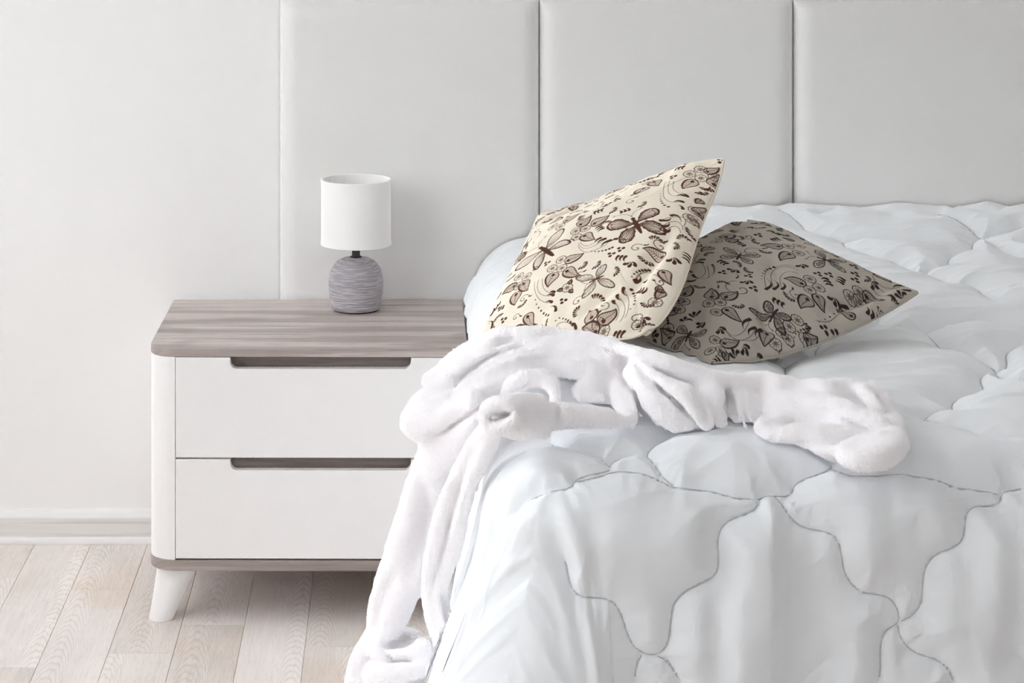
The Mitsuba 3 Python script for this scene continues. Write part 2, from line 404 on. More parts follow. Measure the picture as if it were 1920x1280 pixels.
# quilting lines of the comforter, in millimetres of the flat sheet (u, v, u, v, ...)
SEAMS = [[202,-1488,211,-1513,220,-1531,228,-1544,234,-1554,235,-1562,235,-1572,234,-1580,238,-1588,243,-1597],[243,-1597,242,-1592,243,-1587,247,-1582,252,-1577,258,-1573,265,-1569,273,-1567,281,-1567,288,-1569],[243,-1597,238,-1600,233,-1602,229,-1604,225,-1606,220,-1607,215,-1610,209,-1612,205,-1615,202,-1618,200,-1621,200,-1624,198,-1626,194,-1628,187,-1631,179,-1633,170,-1635,166,-1631,162,-1627,159,-1622,155,-1618,151,-1615,146,-1612,142,-1611,138,-1612],[288,-1569,289,-1560,291,-1549,295,-1537,301,-1525,307,-1513,315,-1503,324,-1495,334,-1490,346,-1489],[288,-1569,290,-1577,292,-1585,293,-1592,295,-1599,297,-1605,299,-1611,303,-1616,307,-1620,312,-1623],[200,-1620,213,-1617,222,-1613,228,-1610,234,-1607,240,-1604,248,-1603,257,-1603,266,-1604,275,-1606,282,-1608,288,-1611,294,-1614,299,-1618,305,-1622,311,-1625,319,-1627,328,-1627,336,-1627,344,-1628,350,-1629,356,-1631,362,-1633,368,-1635,375,-1637,385,-1638,395,-1639,402,-1640,405,-1642,405,-1643,403,-1645,401,-1648,399,-1650,394,-1652,386,-1655,378,-1657,370,-1660,364,-1663,361,-1666,359,-1670,357,-1673,356,-1677,355,-1682,355,-1689,356,-1696,356,-1702,356,-1709,355,-1715,351,-1719,345,-1723,338,-1726,331,-1729,325,-1732,319,-1735,314,-1739,311,-1743,307,-1747,305,-1752,304,-1758,303,-1764,302,-1771,302,-1778,301,-1784,299,-1790,296,-1796,292,-1800,287,-1803,282,-1804,276,-1803,271,-1801,266,-1799,261,-1795,258,-1790,255,-1784,253,-1778,251,-1771,249,-1765,247,-1760,245,-1755,242,-1751,238,-1747,227,-1744,209,-1743,190,-1743,172,-1742,161,-1739,155,-1735,153,-1729,153,-1724,153,-1718,154,-1713,154,-1709,154,-1706,153,-1705],[402,-1640,409,-1636,415,-1634,420,-1634,423,-1635,426,-1638,429,-1642,431,-1647,434,-1652,437,-1657,441,-1661,446,-1665,452,-1668,460,-1670,468,-1671,475,-1672,481,-1674,485,-1676,488,-1680,490,-1684,491,-1690,492,-1697,493,-1704,494,-1712,497,-1719,501,-1726,507,-1732,513,-1736,520,-1738,527,-1738,533,-1739,540,-1740,545,-1743,550,-1747,552,-1752,554,-1757,555,-1762,556,-1765,556,-1767,554,-1770,550,-1772,544,-1774,539,-1778,536,-1782,534,-1789,534,-1797,533,-1806,533,-1818,531,-1831],[555,-1768,560,-1766,564,-1764,569,-1762,573,-1758,577,-1754,579,-1749,581,-1742,581,-1734,582,-1726,583,-1718,584,-1712,587,-1706,590,-1701,594,-1697,600,-1693,607,-1691,614,-1689,620,-1686,625,-1683,628,-1679,630,-1673,631,-1666,632,-1659,634,-1653,637,-1649,642,-1646,649,-1645,658,-1644,667,-1644,673,-1642,676,-1639,676,-1636,677,-1632,680,-1628,689,-1625,704,-1623],[554,-1770,553,-1775,554,-1781,557,-1787,561,-1793,566,-1798,571,-1801,578,-1803,584,-1805,591,-1806,597,-1809,603,-1813,607,-1817,610,-1822,612,-1827,612,-1831],[420,-1634,433,-1635,440,-1634,443,-1632,444,-1629,444,-1625,446,-1621,450,-1618,456,-1615,464,-1612,473,-1608,482,-1605,490,-1600,495,-1596,496,-1593,493,-1590],[491,-1599,508,-1607,521,-1610,532,-1610,542,-1608,553,-1605,567,-1605,583,-1607,600,-1610,612,-1614,618,-1617,621,-1620,624,-1622,630,-1624,639,-1625,650,-1627,660,-1628,670,-1630,676,-1631],[648,-1399,654,-1406,661,-1415,669,-1427,676,-1440,684,-1453,691,-1467,697,-1479,703,-1490,710,-1499,718,-1506,727,-1509,739,-1508],[271,-1802,268,-1805,266,-1808,265,-1812,263,-1818,262,-1824,262,-1831],[285,-1804,291,-1805,296,-1808,300,-1812,304,-1818,308,-1824,311,-1831],[717,-22,722,-46,730,-60,736,-72,743,-85,747,-98,750,-112,750,-131],[750,-131,762,-138,771,-147,777,-159,783,-172,791,-183,804,-193,822,-200,844,-207,867,-212,889,-217,910,-221,931,-226,951,-229,971,-231,990,-232,1007,-228,1021,-220,1033,-206],[803,-196,799,-225,798,-248,798,-267,801,-285,804,-302,809,-323,815,-346,821,-368,828,-383,836,-389,844,-391,850,-398,853,-417,854,-444,854,-473,856,-499,860,-516,868,-520],[1008,-54,1022,-62,1033,-72,1042,-83,1048,-95,1053,-107,1056,-120,1058,-135,1059,-155,1060,-171],[1060,-171,1050,-177,1042,-189,1034,-206,1027,-227,1021,-247,1016,-267,1010,-285,1004,-299,996,-310,985,-317,974,-324,963,-334,953,-350,946,-371,940,-394,936,-417,931,-439,925,-455,916,-465,905,-469,895,-473,887,-480,880,-488,875,-499,871,-510,868,-521,865,-531],[1060,-171,1064,-170,1073,-164,1085,-154,1099,-142,1114,-133,1127,-125,1139,-118,1148,-113,1153,-108],[1060,-171,1063,-200,1064,-227,1064,-252,1064,-277,1064,-300,1064,-322,1066,-343,1068,-363,1073,-382],[865,-531,876,-540,882,-555,885,-574,886,-594,888,-611,893,-623,902,-627,913,-629,921,-631,924,-638,924,-650,922,-668,922,-690,923,-715,926,-738,932,-758,942,-772,956,-777],[712,-865,712,-880,712,-894,714,-906,716,-917,720,-927,726,-935,734,-940,743,-943,755,-940,768,-933,783,-921,798,-909,814,-899,830,-891,845,-887,860,-888,874,-891,886,-898,898,-905,907,-912,915,-917],[755,-940,763,-936,767,-945,768,-963,768,-986,767,-1009,767,-1030,769,-1045,772,-1056,777,-1063,781,-1070,787,-1077,791,-1085,796,-1095,800,-1105,803,-1117,805,-1129,807,-1140,806,-1151],[885,-1018,878,-1022,871,-1027,864,-1033,856,-1042,850,-1054,844,-1070,839,-1089,834,-1109,828,-1128,822,-1142,816,-1153,812,-1159,809,-1162,806,-1163,803,-1164,797,-1168,790,-1173,783,-1180,777,-1188,773,-1199,770,-1211,767,-1226,765,-1242,760,-1257,751,-1268,740,-1278,730,-1286,721,-1293,715,-1300,709,-1309,704,-1320,700,-1332,697,-1345,696,-1356,695,-1365,692,-1371,684,-1374,675,-1376,665,-1379,658,-1385,652,-1393,649,-1401,646,-1406,646,-1410,647,-1415,649,-1422,653,-1432,659,-1447],[806,-1151,802,-1170,800,-1187,800,-1201,801,-1212,804,-1220,807,-1226,812,-1230,816,-1232,821,-1231],[673,-940,659,-954,646,-965,634,-974,622,-982,613,-990,605,-998,598,-1008,593,-1020,588,-1034,584,-1050,580,-1067,578,-1080,576,-1089,575,-1095,572,-1098,566,-1100,558,-1103,548,-1111,539,-1123,531,-1136,524,-1146,519,-1148,514,-1146,509,-1142,503,-1139,495,-1141,483,-1150],[524,-1146,520,-1167,517,-1186,515,-1203,513,-1218,512,-1231,511,-1242]]


def resample(p, step):
    p = np.asarray(p, float)
    s = np.concatenate([[0], np.cumsum(np.linalg.norm(np.diff(p, axis=0), axis=1))])
    t = np.linspace(0, s[-1], max(2, int(s[-1] / step) + 1))
    return np.stack([np.interp(t, s, p[:, i]) for i in range(p.shape[1])], 1), t


seam_lines = [np.array(q, float).reshape(-1, 2) / 1000 for q in SEAMS]
seam_lines = [resample(q[q[:, 0] > 0.10], 0.002)[0] for q in seam_lines]
# the same meandering quilting goes on over the rest of the sheet
traced = cKDTree(np.vstack(seam_lines))
extra = []
for iu in range(-3, 12):
    for iv in range(-3, 11):
        u0, v0 = 0.02 + 0.20 * iu + 0.05 * math.sin(iv * 2.1), -2.05 + 0.20 * iv + 0.05 * math.sin(iu * 1.7)
        for k, (eu, ev) in enumerate(((0.20, 0.0), (0.0, 0.20))):
            t = np.linspace(0, 1, 90)
            w = 0.052 * np.sin(2 * np.pi * t + (iu * 1.3 + iv * 2.2)) * np.sin(np.pi * t) ** 0.5
            q = np.stack([u0 + eu * t + (w if k else 0 * w), v0 + ev * t + (0 * w if k else w)], 1)
            far = traced.query(q)[0] > 0.055
            box_in = (q[:, 0] > 0.16) & (q[:, 0] < 1.06) & (q[:, 1] > -1.80) & (q[:, 1] < -0.06)
            far &= ~box_in & ~((q[:, 0] < 0.24) & (q[:, 1] > -1.95))
            run = []
            for ok, pt in zip(far, q):
                if ok:
                    run.append(pt)
                else:
                    if len(run) > 8:
                        extra.append(np.array(run))
                    run = []
            if len(run) > 8:
                extra.append(np.array(run))
seam_all = seam_lines + [resample(e, 0.003)[0] for e in extra]
seam_pts = np.vstack(seam_all)
seam_arc = np.concatenate([np.arange(len(q)) * 0.002 + 3.7 * i for i, q in enumerate(seam_all)])
seam_tree = cKDTree(seam_pts)


def comforter_offset(U, V):
    """Thickness of the padding over the base form: puffs between the seams, puckers along them, drape folds on the hanging sides."""
    P = np.stack([U.ravel(), V.ravel()], 1)
    d, i = seam_tree.query(P, k=2)
    d0 = d[:, 0].reshape(U.shape)
    w = 0.070
    t = np.clip(1 - d0 / w, 0, 1)
    front = sm(BYF + 0.10, BYF - 0.08, V)
    amp = (0.025 - 0.006 * front) * (1 - 0.7 * sm(-0.13, -0.03, V))
    h = amp * np.sqrt(np.clip(1 - t ** 2, 0, 1)) * (1 - 0.25 * t)
    arc = seam_arc[i[:, 0]].reshape(U.shape)
    side = np.stack([arc * 62, d0 * 9, U * 0], -1)
    h = h + 0.0060 * np.exp(-((d0 - 0.014) / 0.017) ** 2) * (meshkit.fbm(side, 2, 5) - 0.5)
    # folds that fall down the hanging sides, soft creases on top
    left = sm(BX0 + 0.06, BX0 - 0.08, U)
    def folds(along, down):
        f1 = meshkit.noise(np.stack([along * 17 + 0.6 * meshkit.noise(np.stack([along * 3, down * 4, U * 0], -1), 3), down * 1.3, U * 0], -1), 8)
        f2 = meshkit.noise(np.stack([along * 36 + 0.8 * meshkit.noise(np.stack([along * 5, down * 5, U * 0], -1), 4), down * 2.4, U * 0], -1), 12)
        return 0.0130 * (f1 - 0.5) + 0.0165 * (f2 - 0.5)
    only_front, only_left = front * (1 - left), left * (1 - front)
    h = h + (only_front * folds(U, V) + 0.45 * only_left * folds(V, U) + 0.4 * front * left * folds(U + V, U - V)) * np.clip(d0 / 0.035, 0, 1) ** 0.7
    c = meshkit.fbm(np.stack([U * 6 + V * 3, V * 16 - U * 5, U * 0], -1), 3, 21)
    h = h + 0.0050 * (1 - front) * (1 - 2 * np.abs(c - 0.5)) ** 4 * np.clip(d0 / 0.03, 0, 1)
    h = h + 0.006 * (meshkit.fbm(np.stack([U * 5, V * 5, U * 0 + 9], -1), 3, 31) - 0.5)
    return h


def grid_axis(lo, a, b, hi, fine, coarse):
    return np.concatenate([np.linspace(lo, a, max(2, int((a - lo) / coarse)))[:-1], np.linspace(a, b, int((b - a) / fine)), np.linspace(b, hi, max(2, int((hi - b) / coarse)))[1:]])


def offset_points(U, V, H):
    e = 4e-4
    du = bed_base(U + e, V) - bed_base(U - e, V)
    dv = bed_base(U, V + e) - bed_base(U, np.maximum(V - e, -9))
    n = np.cross(du, dv)
    ln = np.linalg.norm(n, axis=-1, keepdims=True)
    n = np.where(ln > 1e-9, n / np.maximum(ln, 1e-12), [0, 0, 1.0])
    return bed_base(U, V) + n * H[..., None], n


SK = math.pi * BR / 2 + (BZ - BR) - 0.012
gu = grid_axis(BX0 + BR - SK, BX0 - 0.24, 1.16, BX1 - BR + SK, 0.0033, 0.016)
gv = grid_axis(BYF + BR - SK, BYF - 0.34, BYB - 0.03, BYB - 0.001, 0.0033, 0.004)
U, V = np.meshgrid(gu, gv, indexing='ij')
H = comforter_offset(U, V)
P, NRM = offset_points(U, V, H)
P[..., 2] = np.maximum(P[..., 2], 0.004)
P[..., 1] = np.minimum(P[..., 1], 0.003)
beside = (P[..., 1] > -0.43) & (P[..., 2] < 0.49)          # the bedside table stands here
P[..., 0] = np.where(beside, np.maximum(P[..., 0], 0.1285), P[..., 0])
n0, n1 = U.shape
ii = np.arange(n0 * n1).reshape(n0, n1)
quads = np.stack([ii[:-1, :-1], ii[1:, :-1], ii[1:, 1:], ii[:-1, 1:]], -1).reshape(-1, 4)


def sateen(p, n, uv):
    return mi.Color3f(0.80, 0.815, 0.835)


bsdf('mat_comforter', two({'type': 'bumpmap', 'arbitrary': tex(lambda p, n, uv: fbm(p.x * 55 + p.z * 30, p.y * 55, p.z * 55, 3), 2e-3), 'scale': 0.0016,
     'bsdf': {'type': 'principled', 'base_color': rgb(0.835, 0.862, 0.885), 'roughness': 0.5, 'specular': 0.28, 'sheen': 0.25}}))
bsdf('mat_thread', two({'type': 'diffuse', 'reflectance': rgb(0.60, 0.61, 0.625)}))
note('comforter', 'white quilted comforter with wavy stitching spread over the bed', 'comforter')
put('comforter__cover', (P.reshape(-1, 3), quads), 'mat_comforter', True)


def tube_mesh(path, rad, sides=5):
    p = np.asarray(path, float)
    t = np.gradient(p, axis=0)
    t /= np.linalg.norm(t, axis=1, keepdims=True) + 1e-12
    a = np.cross(t, [0.13, 0.21, 0.97])
    a /= np.linalg.norm(a, axis=1, keepdims=True) + 1e-12
    b = np.cross(t, a)
    ang = np.arange(sides) * 2 * np.pi / sides
    r = np.broadcast_to(rad, (len(p),))[:, None, None]
    v = p[:, None] + r * (np.cos(ang)[None, :, None] * a[:, None] + np.sin(ang)[None, :, None] * b[:, None])
    i, j = np.meshgrid(np.arange(len(p) - 1), np.arange(sides), indexing='ij')
    q = np.stack([i * sides + j, i * sides + (j + 1) % sides, (i + 1) * sides + (j + 1) % sides, (i + 1) * sides + j], -1).reshape(-1, 4)
    return v.reshape(-1, 3), q


def surface_of_grid(gu_, gv_, field):
    """Looks a grid field up at sheet coordinates."""
    def look(u, v):
        c = np.stack([np.interp(u, gu_, np.arange(len(gu_))), np.interp(v, gv_, np.arange(len(gv_)))])
        return np.stack([map_coordinates(field[..., k], c, order=1) for k in range(field.shape[-1])], -1)
    return look


on_sheet = surface_of_grid(gu, gv, P)
for k, q in enumerate(seam_lines):
    w = on_sheet(q[::2, 0], q[::2, 1])
    for c in range(3):
        w[:, c] = gaussian_filter(w[:, c], 1.5, mode='nearest')
    put('comforter__stitching' + (f'_{k:03d}' if k else ''), tube_mesh(w + [0, -0.0003, 0.0003], 0.0009, 4), 'mat_thread', True)

# ------------------------------------------------------------------ plush robe: folds modelled as swept rolls that melt into one skin
def surface_nets(f, origin, h):
    """Mesh of the zero level of the grid f (negative inside)."""
    s = f < 0
    nx, ny, nz = f.shape
    acc = np.zeros((nx - 1, ny - 1, nz - 1, 3), np.float32)
    cnt = np.zeros((nx - 1, ny - 1, nz - 1), np.float32)
    faces = []
    for ax in range(3):
        lo = [slice(None)] * 3
        hi = [slice(None)] * 3
        lo[ax], hi[ax] = slice(0, -1), slice(1, None)
        a, b = f[tuple(lo)], f[tuple(hi)]
        e = np.argwhere(s[tuple(lo)] != s[tuple(hi)])
        va, vb = a[tuple(e.T)], b[tuple(e.T)]
        p = e.astype(np.float32)
        p[:, ax] += va / (va - vb)
        o1, o2 = (ax + 1) % 3, (ax + 2) % 3
        ok = (e[:, o1] > 0) & (e[:, o2] > 0) & (e[:, o1] < f.shape[o1] - 1) & (e[:, o2] < f.shape[o2] - 1)
        e, p, va = e[ok], p[ok], va[ok]
        cells = []
        for d1, d2 in ((-1, -1), (0, -1), (0, 0), (-1, 0)):
            c = e.copy()
            c[:, o1] += d1
            c[:, o2] += d2
            np.add.at(acc, tuple(c.T), p)
            np.add.at(cnt, tuple(c.T), 1)
            cells.append(np.ravel_multi_index(tuple(c.T), cnt.shape))
        q = np.stack(cells, 1)
        q[va >= 0] = q[va >= 0][:, ::-1]
        faces.append(q)
    q = np.vstack(faces)
    used, inv = np.unique(q, return_inverse=True)
    v = acc.reshape(-1, 3)[used] / cnt.reshape(-1)[used][:, None] * h + origin
    return v.astype(float), inv.reshape(-1, 4)


def split_quads(v, q):
    """Each quad into four."""
    n = len(v)
    e = np.sort(np.stack([q, np.roll(q, -1, 1)], -1).reshape(-1, 2), 1)
    u, inv = np.unique(e, axis=0, return_inverse=True)
    mid = v[u].mean(1)
    cen = v[q].mean(1)
    m = n + inv.reshape(-1, 4)
    c = n + len(u) + np.arange(len(q))
    out = np.concatenate([np.stack([q[:, k], m[:, k], c, m[:, k - 1]], 1) for k in range(4)])
    return np.vstack([v, mid, cen]), out


def relax(v, q, times, lam=0.5):
    from scipy.sparse import coo_matrix
    e = np.stack([q, np.roll(q, -1, 1)], -1).reshape(-1, 2)
    e = np.vstack([e, e[:, ::-1]])
    a = coo_matrix((np.ones(len(e)), (e[:, 0], e[:, 1])), shape=(len(v), len(v))).tocsr()
    a.data[:] = 1
    deg = np.asarray(a.sum(1))
    for _ in range(times):
        v = v + lam * (a @ v / deg - v)
    return v


def quad_normals(v, q):
    fn = np.cross(v[q[:, 2]] - v[q[:, 0]], v[q[:, 3]] - v[q[:, 1]])
    n = np.zeros_like(v)
    for k in range(4):
        np.add.at(n, q[:, k], fn)
    return n / np.maximum(np.linalg.norm(n, axis=1, keepdims=True), 1e-12)


def ray_at(px, py, d):
    """The point d metres in front of the place the photograph was taken from, along the line of sight (px, py)."""
    return np.array([(px - 745) * d / 3960, d - 4.0, 1.31 - (py + 270) * d / 3960])


def D(*rows):      # (px, py, distance, radius in px)
    return np.array([[*ray_at(x, y, d), r * d / 3960] for x, y, d, r in rows])


def Zs(*rows):     # (px, py, height, radius in px)
    return np.array([[*ray_at(x, y, 3960 * (1.31 - z) / (y + 270)), r * (1.31 - z) / (y + 270)] for x, y, z, r in rows])


class Web(np.ndarray):
    """Spheres that fill a piece of cloth between folds (not a path)."""


def web(outline, controls, r_px, step=5):
    """A padded piece of cloth with the given outline (seen from the front); controls: (px, py, distance)."""
    poly = Polygon(outline).buffer(0).buffer(-r_px * 0.92)
    x0, y0, x1, y1 = poly.bounds
    gx, gy = np.meshgrid(np.arange(x0, x1 + step, step), np.arange(y0, y1 + step, step))
    from shapely import contains_xy
    g = np.stack([gx.ravel(), gy.ravel()], 1)
    g = g[contains_xy(poly, g[:, 0], g[:, 1])]
    rims = [p.exterior for p in getattr(poly, 'geoms', [poly])]
    rim = np.vstack([np.array([e.interpolate(t).coords[0] for t in np.arange(0, e.length, step * .7)]) for e in rims])
    g = np.vstack([g, rim])
    c = np.array(controls, float)
    w = 1 / (((g[:, None] - c[None, :, :2]) ** 2).sum(-1) + 30) ** 1.3
    d = (w * c[:, 2]).sum(1) / w.sum(1)
    x, y, z = ray_at(g[:, 0], g[:, 1], d)
    return np.stack([x, y, z, r_px * d / 3960], 1).view(Web)


def onz(*rows):
    """(px, py, height) -> (px, py, distance)"""
    return [(x, y, 3960 * (1.31 - z) / (y + 270)) for x, y, z in rows]


def roll(c, step=0.004):
    if len(c) == 1 or isinstance(c, Web):
        return np.asarray(c)
    s = np.concatenate([[0], np.cumsum(np.linalg.norm(np.diff(c[:, :3], axis=0), axis=1))])
    t = np.linspace(0, s[-1], max(2, int(s[-1] / step)))
    if len(c) > 2:
        out = CubicSpline(s, c)(t)
        out[:, 3] = np.interp(t, s, c[:, 3])
        return out
    return np.stack([np.interp(t, s, c[:, k]) for k in range(4)], 1)


def skin(add, cut=(), creases=(), h=0.004):
    """One closed mesh round all the rolls (each with its own blend width), less the rolls of cut."""
    add = [(roll(c), kk) for c, kk in add]
    lo = np.min([(c[:, :3] - c[:, 3:]).min(0) for c, _ in add], 0) - 0.02
    hi = np.max([(c[:, :3] + c[:, 3:]).max(0) for c, _ in add], 0) + 0.02
    lo[2] = max(lo[2], -0.02)
    n = np.ceil((hi - lo) / h).astype(int)
    f = np.full(n, 0.03, np.float32)

    def window(c, m):
        a = np.maximum(((c[:, :3] - c[:, 3:]).min(0) - m - lo) / h, 0).astype(int)
        b = np.minimum(((c[:, :3] + c[:, 3:]).max(0) + m - lo) / h + 2, n).astype(int)
        g = np.stack(np.meshgrid(*[np.arange(a[i], b[i]) for i in range(3)], indexing='ij'), -1) * h + lo
        dd, i = cKDTree(c[:, :3]).query(g.reshape(-1, 3), k=min(4, len(c)), workers=-1)
        dist = (dd - c[:, 3][i]).reshape(len(dd), -1).min(1).reshape(g.shape[:3])
        return tuple(slice(a[i], b[i]) for i in range(3)), dist.astype(np.float32)
    for c, kk in add:
        w, dist = window(c, 0.024)
        o = f[w]
        t = np.clip(0.5 + 0.5 * (o - dist) / kk, 0, 1)
        f[w] = o * (1 - t) + dist * t - kk * t * (1 - t)
    for c, kk in cut:
        c = roll(c)
        w, dist = window(c, 0.02)
        o, dist = f[w], -dist
        t = np.clip(0.5 - 0.5 * (o - dist) / kk, 0, 1)
        f[w] = o * (1 - t) + dist * t + kk * t * (1 - t)
    for path, r, depth, kk in creases:         # grooves along (px, py) lines on the side that faces the room
        pts = resample(np.array(path, float), 4)[0]
        ds = np.arange(2.25, 3.1, 0.002)
        g = np.stack([ray_at(x, y, ds) for x, y in pts])
        val = map_coordinates(f, np.moveaxis((g.transpose(0, 2, 1) - lo) / h, -1, 0), order=1, mode='constant', cval=0.03)
        hit = (val < 0).argmax(1)
        ok = (val < 0).any(1)
        if ok.sum() < 3:
            continue
        dd_ = gaussian_filter(ds[hit[ok]], 1.5)
        taper = np.sin(np.pi * np.linspace(0.06, 0.94, ok.sum())) ** 0.6
        c = np.vstack([np.stack([*ray_at(pts[ok, 0], pts[ok, 1], dd_ + j * depth * taper), r * (0.45 + 0.55 * taper) * (1 - 0.35 * j)], 1) for j in np.linspace(-0.1, 1, 7)])
        w, dist = window(c, 0.02)
        o, dist = f[w], -dist
        t = np.clip(0.5 - 0.5 * (o - dist) / kk, 0, 1)
        f[w] = o * (1 - t) + dist * t + kk * t * (1 - t)
    gz = lo[2] + np.arange(n[2]) * h
    f = np.maximum(f, (0.004 - gz)[None, None, :].astype(np.float32))
    v, q = surface_nets(f, lo, h)
    return v, q


sheet_tree = cKDTree(P.reshape(-1, 3))
sheet_pts, sheet_nrm = P.reshape(-1, 3), NRM.reshape(-1, 3)


def rest_on_sheet(v, gap=0.0015):
    """Moves points that would lie inside the comforter out onto its surface."""
    for _ in range(2):
        d, i = sheet_tree.query(v, workers=-1)
        sd = ((v - sheet_pts[i]) * sheet_nrm[i]).sum(1)
        deep = (sd < gap) & (d < 0.12)
        v = np.where(deep[:, None], v + sheet_nrm[i] * (gap - sd)[:, None], v)
    return v


def plush(key, add, cut=(), creases=(), seed=0, **kw):
    v, q = skin(add, cut, creases)
    v = relax(v, q, 2)
    v, q = split_quads(v, q)
    v = relax(v, q, 2)
    n = quad_normals(v, q)
    # slack of the cloth, then the curls of the pile
    v = v + n * (0.0040 * (meshkit.fbm(v * 22 + seed, 2, 3) - 0.5) + 0.0024 * (meshkit.fbm(v * 80, 2, 6) - 0.5))[:, None]
    v = rest_on_sheet(v)
    n = quad_normals(v, q)
    curl = meshkit.noise(v * 230, 1) - 0.5
    v = rest_on_sheet(v + n * (0.0012 * curl)[:, None], 0.0045)
    put(key, (v, q), 'mat_plush', True, **kw)
    pile(key + '__001', v, q, n)
    return v, q


def pile(key, v, q, n, per_mm2=0.75):
    """The nap of the cloth: short curled threads, combed into little tufts."""
    rng = np.random.default_rng(len(v))
    a = 0.5 * np.linalg.norm(np.cross(v[q[:, 2]] - v[q[:, 0]], v[q[:, 3]] - v[q[:, 1]]), axis=1)
    cnt = rng.poisson(a * 1e6 * per_mm2 * np.where(n[q[:, 0]][:, 2] < -0.5, 0.15, 1.0))
    f = np.repeat(np.arange(len(q)), cnt)
    m = len(f)
    s, t = rng.random(m)[:, None], rng.random(m)[:, None]
    c = q[f]
    w = [(1 - s) * (1 - t), s * (1 - t), s * t, (1 - s) * t]
    p = sum(w[k] * v[c[:, k]] for k in range(4))
    nn = sum(w[k] * n[c[:, k]] for k in range(4))
    nn /= np.linalg.norm(nn, axis=1, keepdims=True) + 1e-9
    dist, near = sheet_tree.query(p, workers=-1)
    clear = (((p - sheet_pts[near]) * sheet_nrm[near]).sum(1) > 0.0062) | (dist > 0.1)
    p, nn, m = p[clear], nn[clear], int(clear.sum())
    g = np.stack([meshkit.noise(p * 210, 40 + k) - 0.5 + 0.6 * (meshkit.noise(p * 480, 50 + k) - 0.5) for k in range(3)], 1) * 3.2 + rng.normal(0, 0.28, (m, 3))
    g[:, 2] -= 0.25
    g -= nn * (g * nn).sum(1, keepdims=True)
    ln = 0.0019 * (0.6 + 0.8 * rng.random(m))[:, None]
    pts = np.stack([p - nn * 0.0004, p + nn * ln * 0.55 + g * ln * 0.25, p + nn * ln * 0.75 + g * ln * 0.8], 1)
    rad = np.broadcast_to(np.array([0.00028, 0.00026, 0.00014]), (m, 3))
    rows = np.concatenate([pts, rad[..., None]], -1).reshape(m, 12)
    import os
    os.makedirs(meshkit.FOLDER, exist_ok=True)
    path = f'{meshkit.FOLDER}/{key}.txt'
    line = '%.5f %.5f %.5f %.5f\n' * 3 + '\n'
    with open(path, 'w') as out:
        for i in range(0, m, 20000):
            blk = rows[i:i + 20000]
            out.write((line * len(blk)) % tuple(blk.ravel().tolist()))
    scene[key] = {'type': 'linearcurve', 'filename': path, 'bsdf': {'type': 'ref', 'id': 'mat_nap'}}


bsdf('mat_nap', {'type': 'principled', 'base_color': rgb(0.975, 0.965, 0.97), 'roughness': 0.9, 'specular': 0.1})


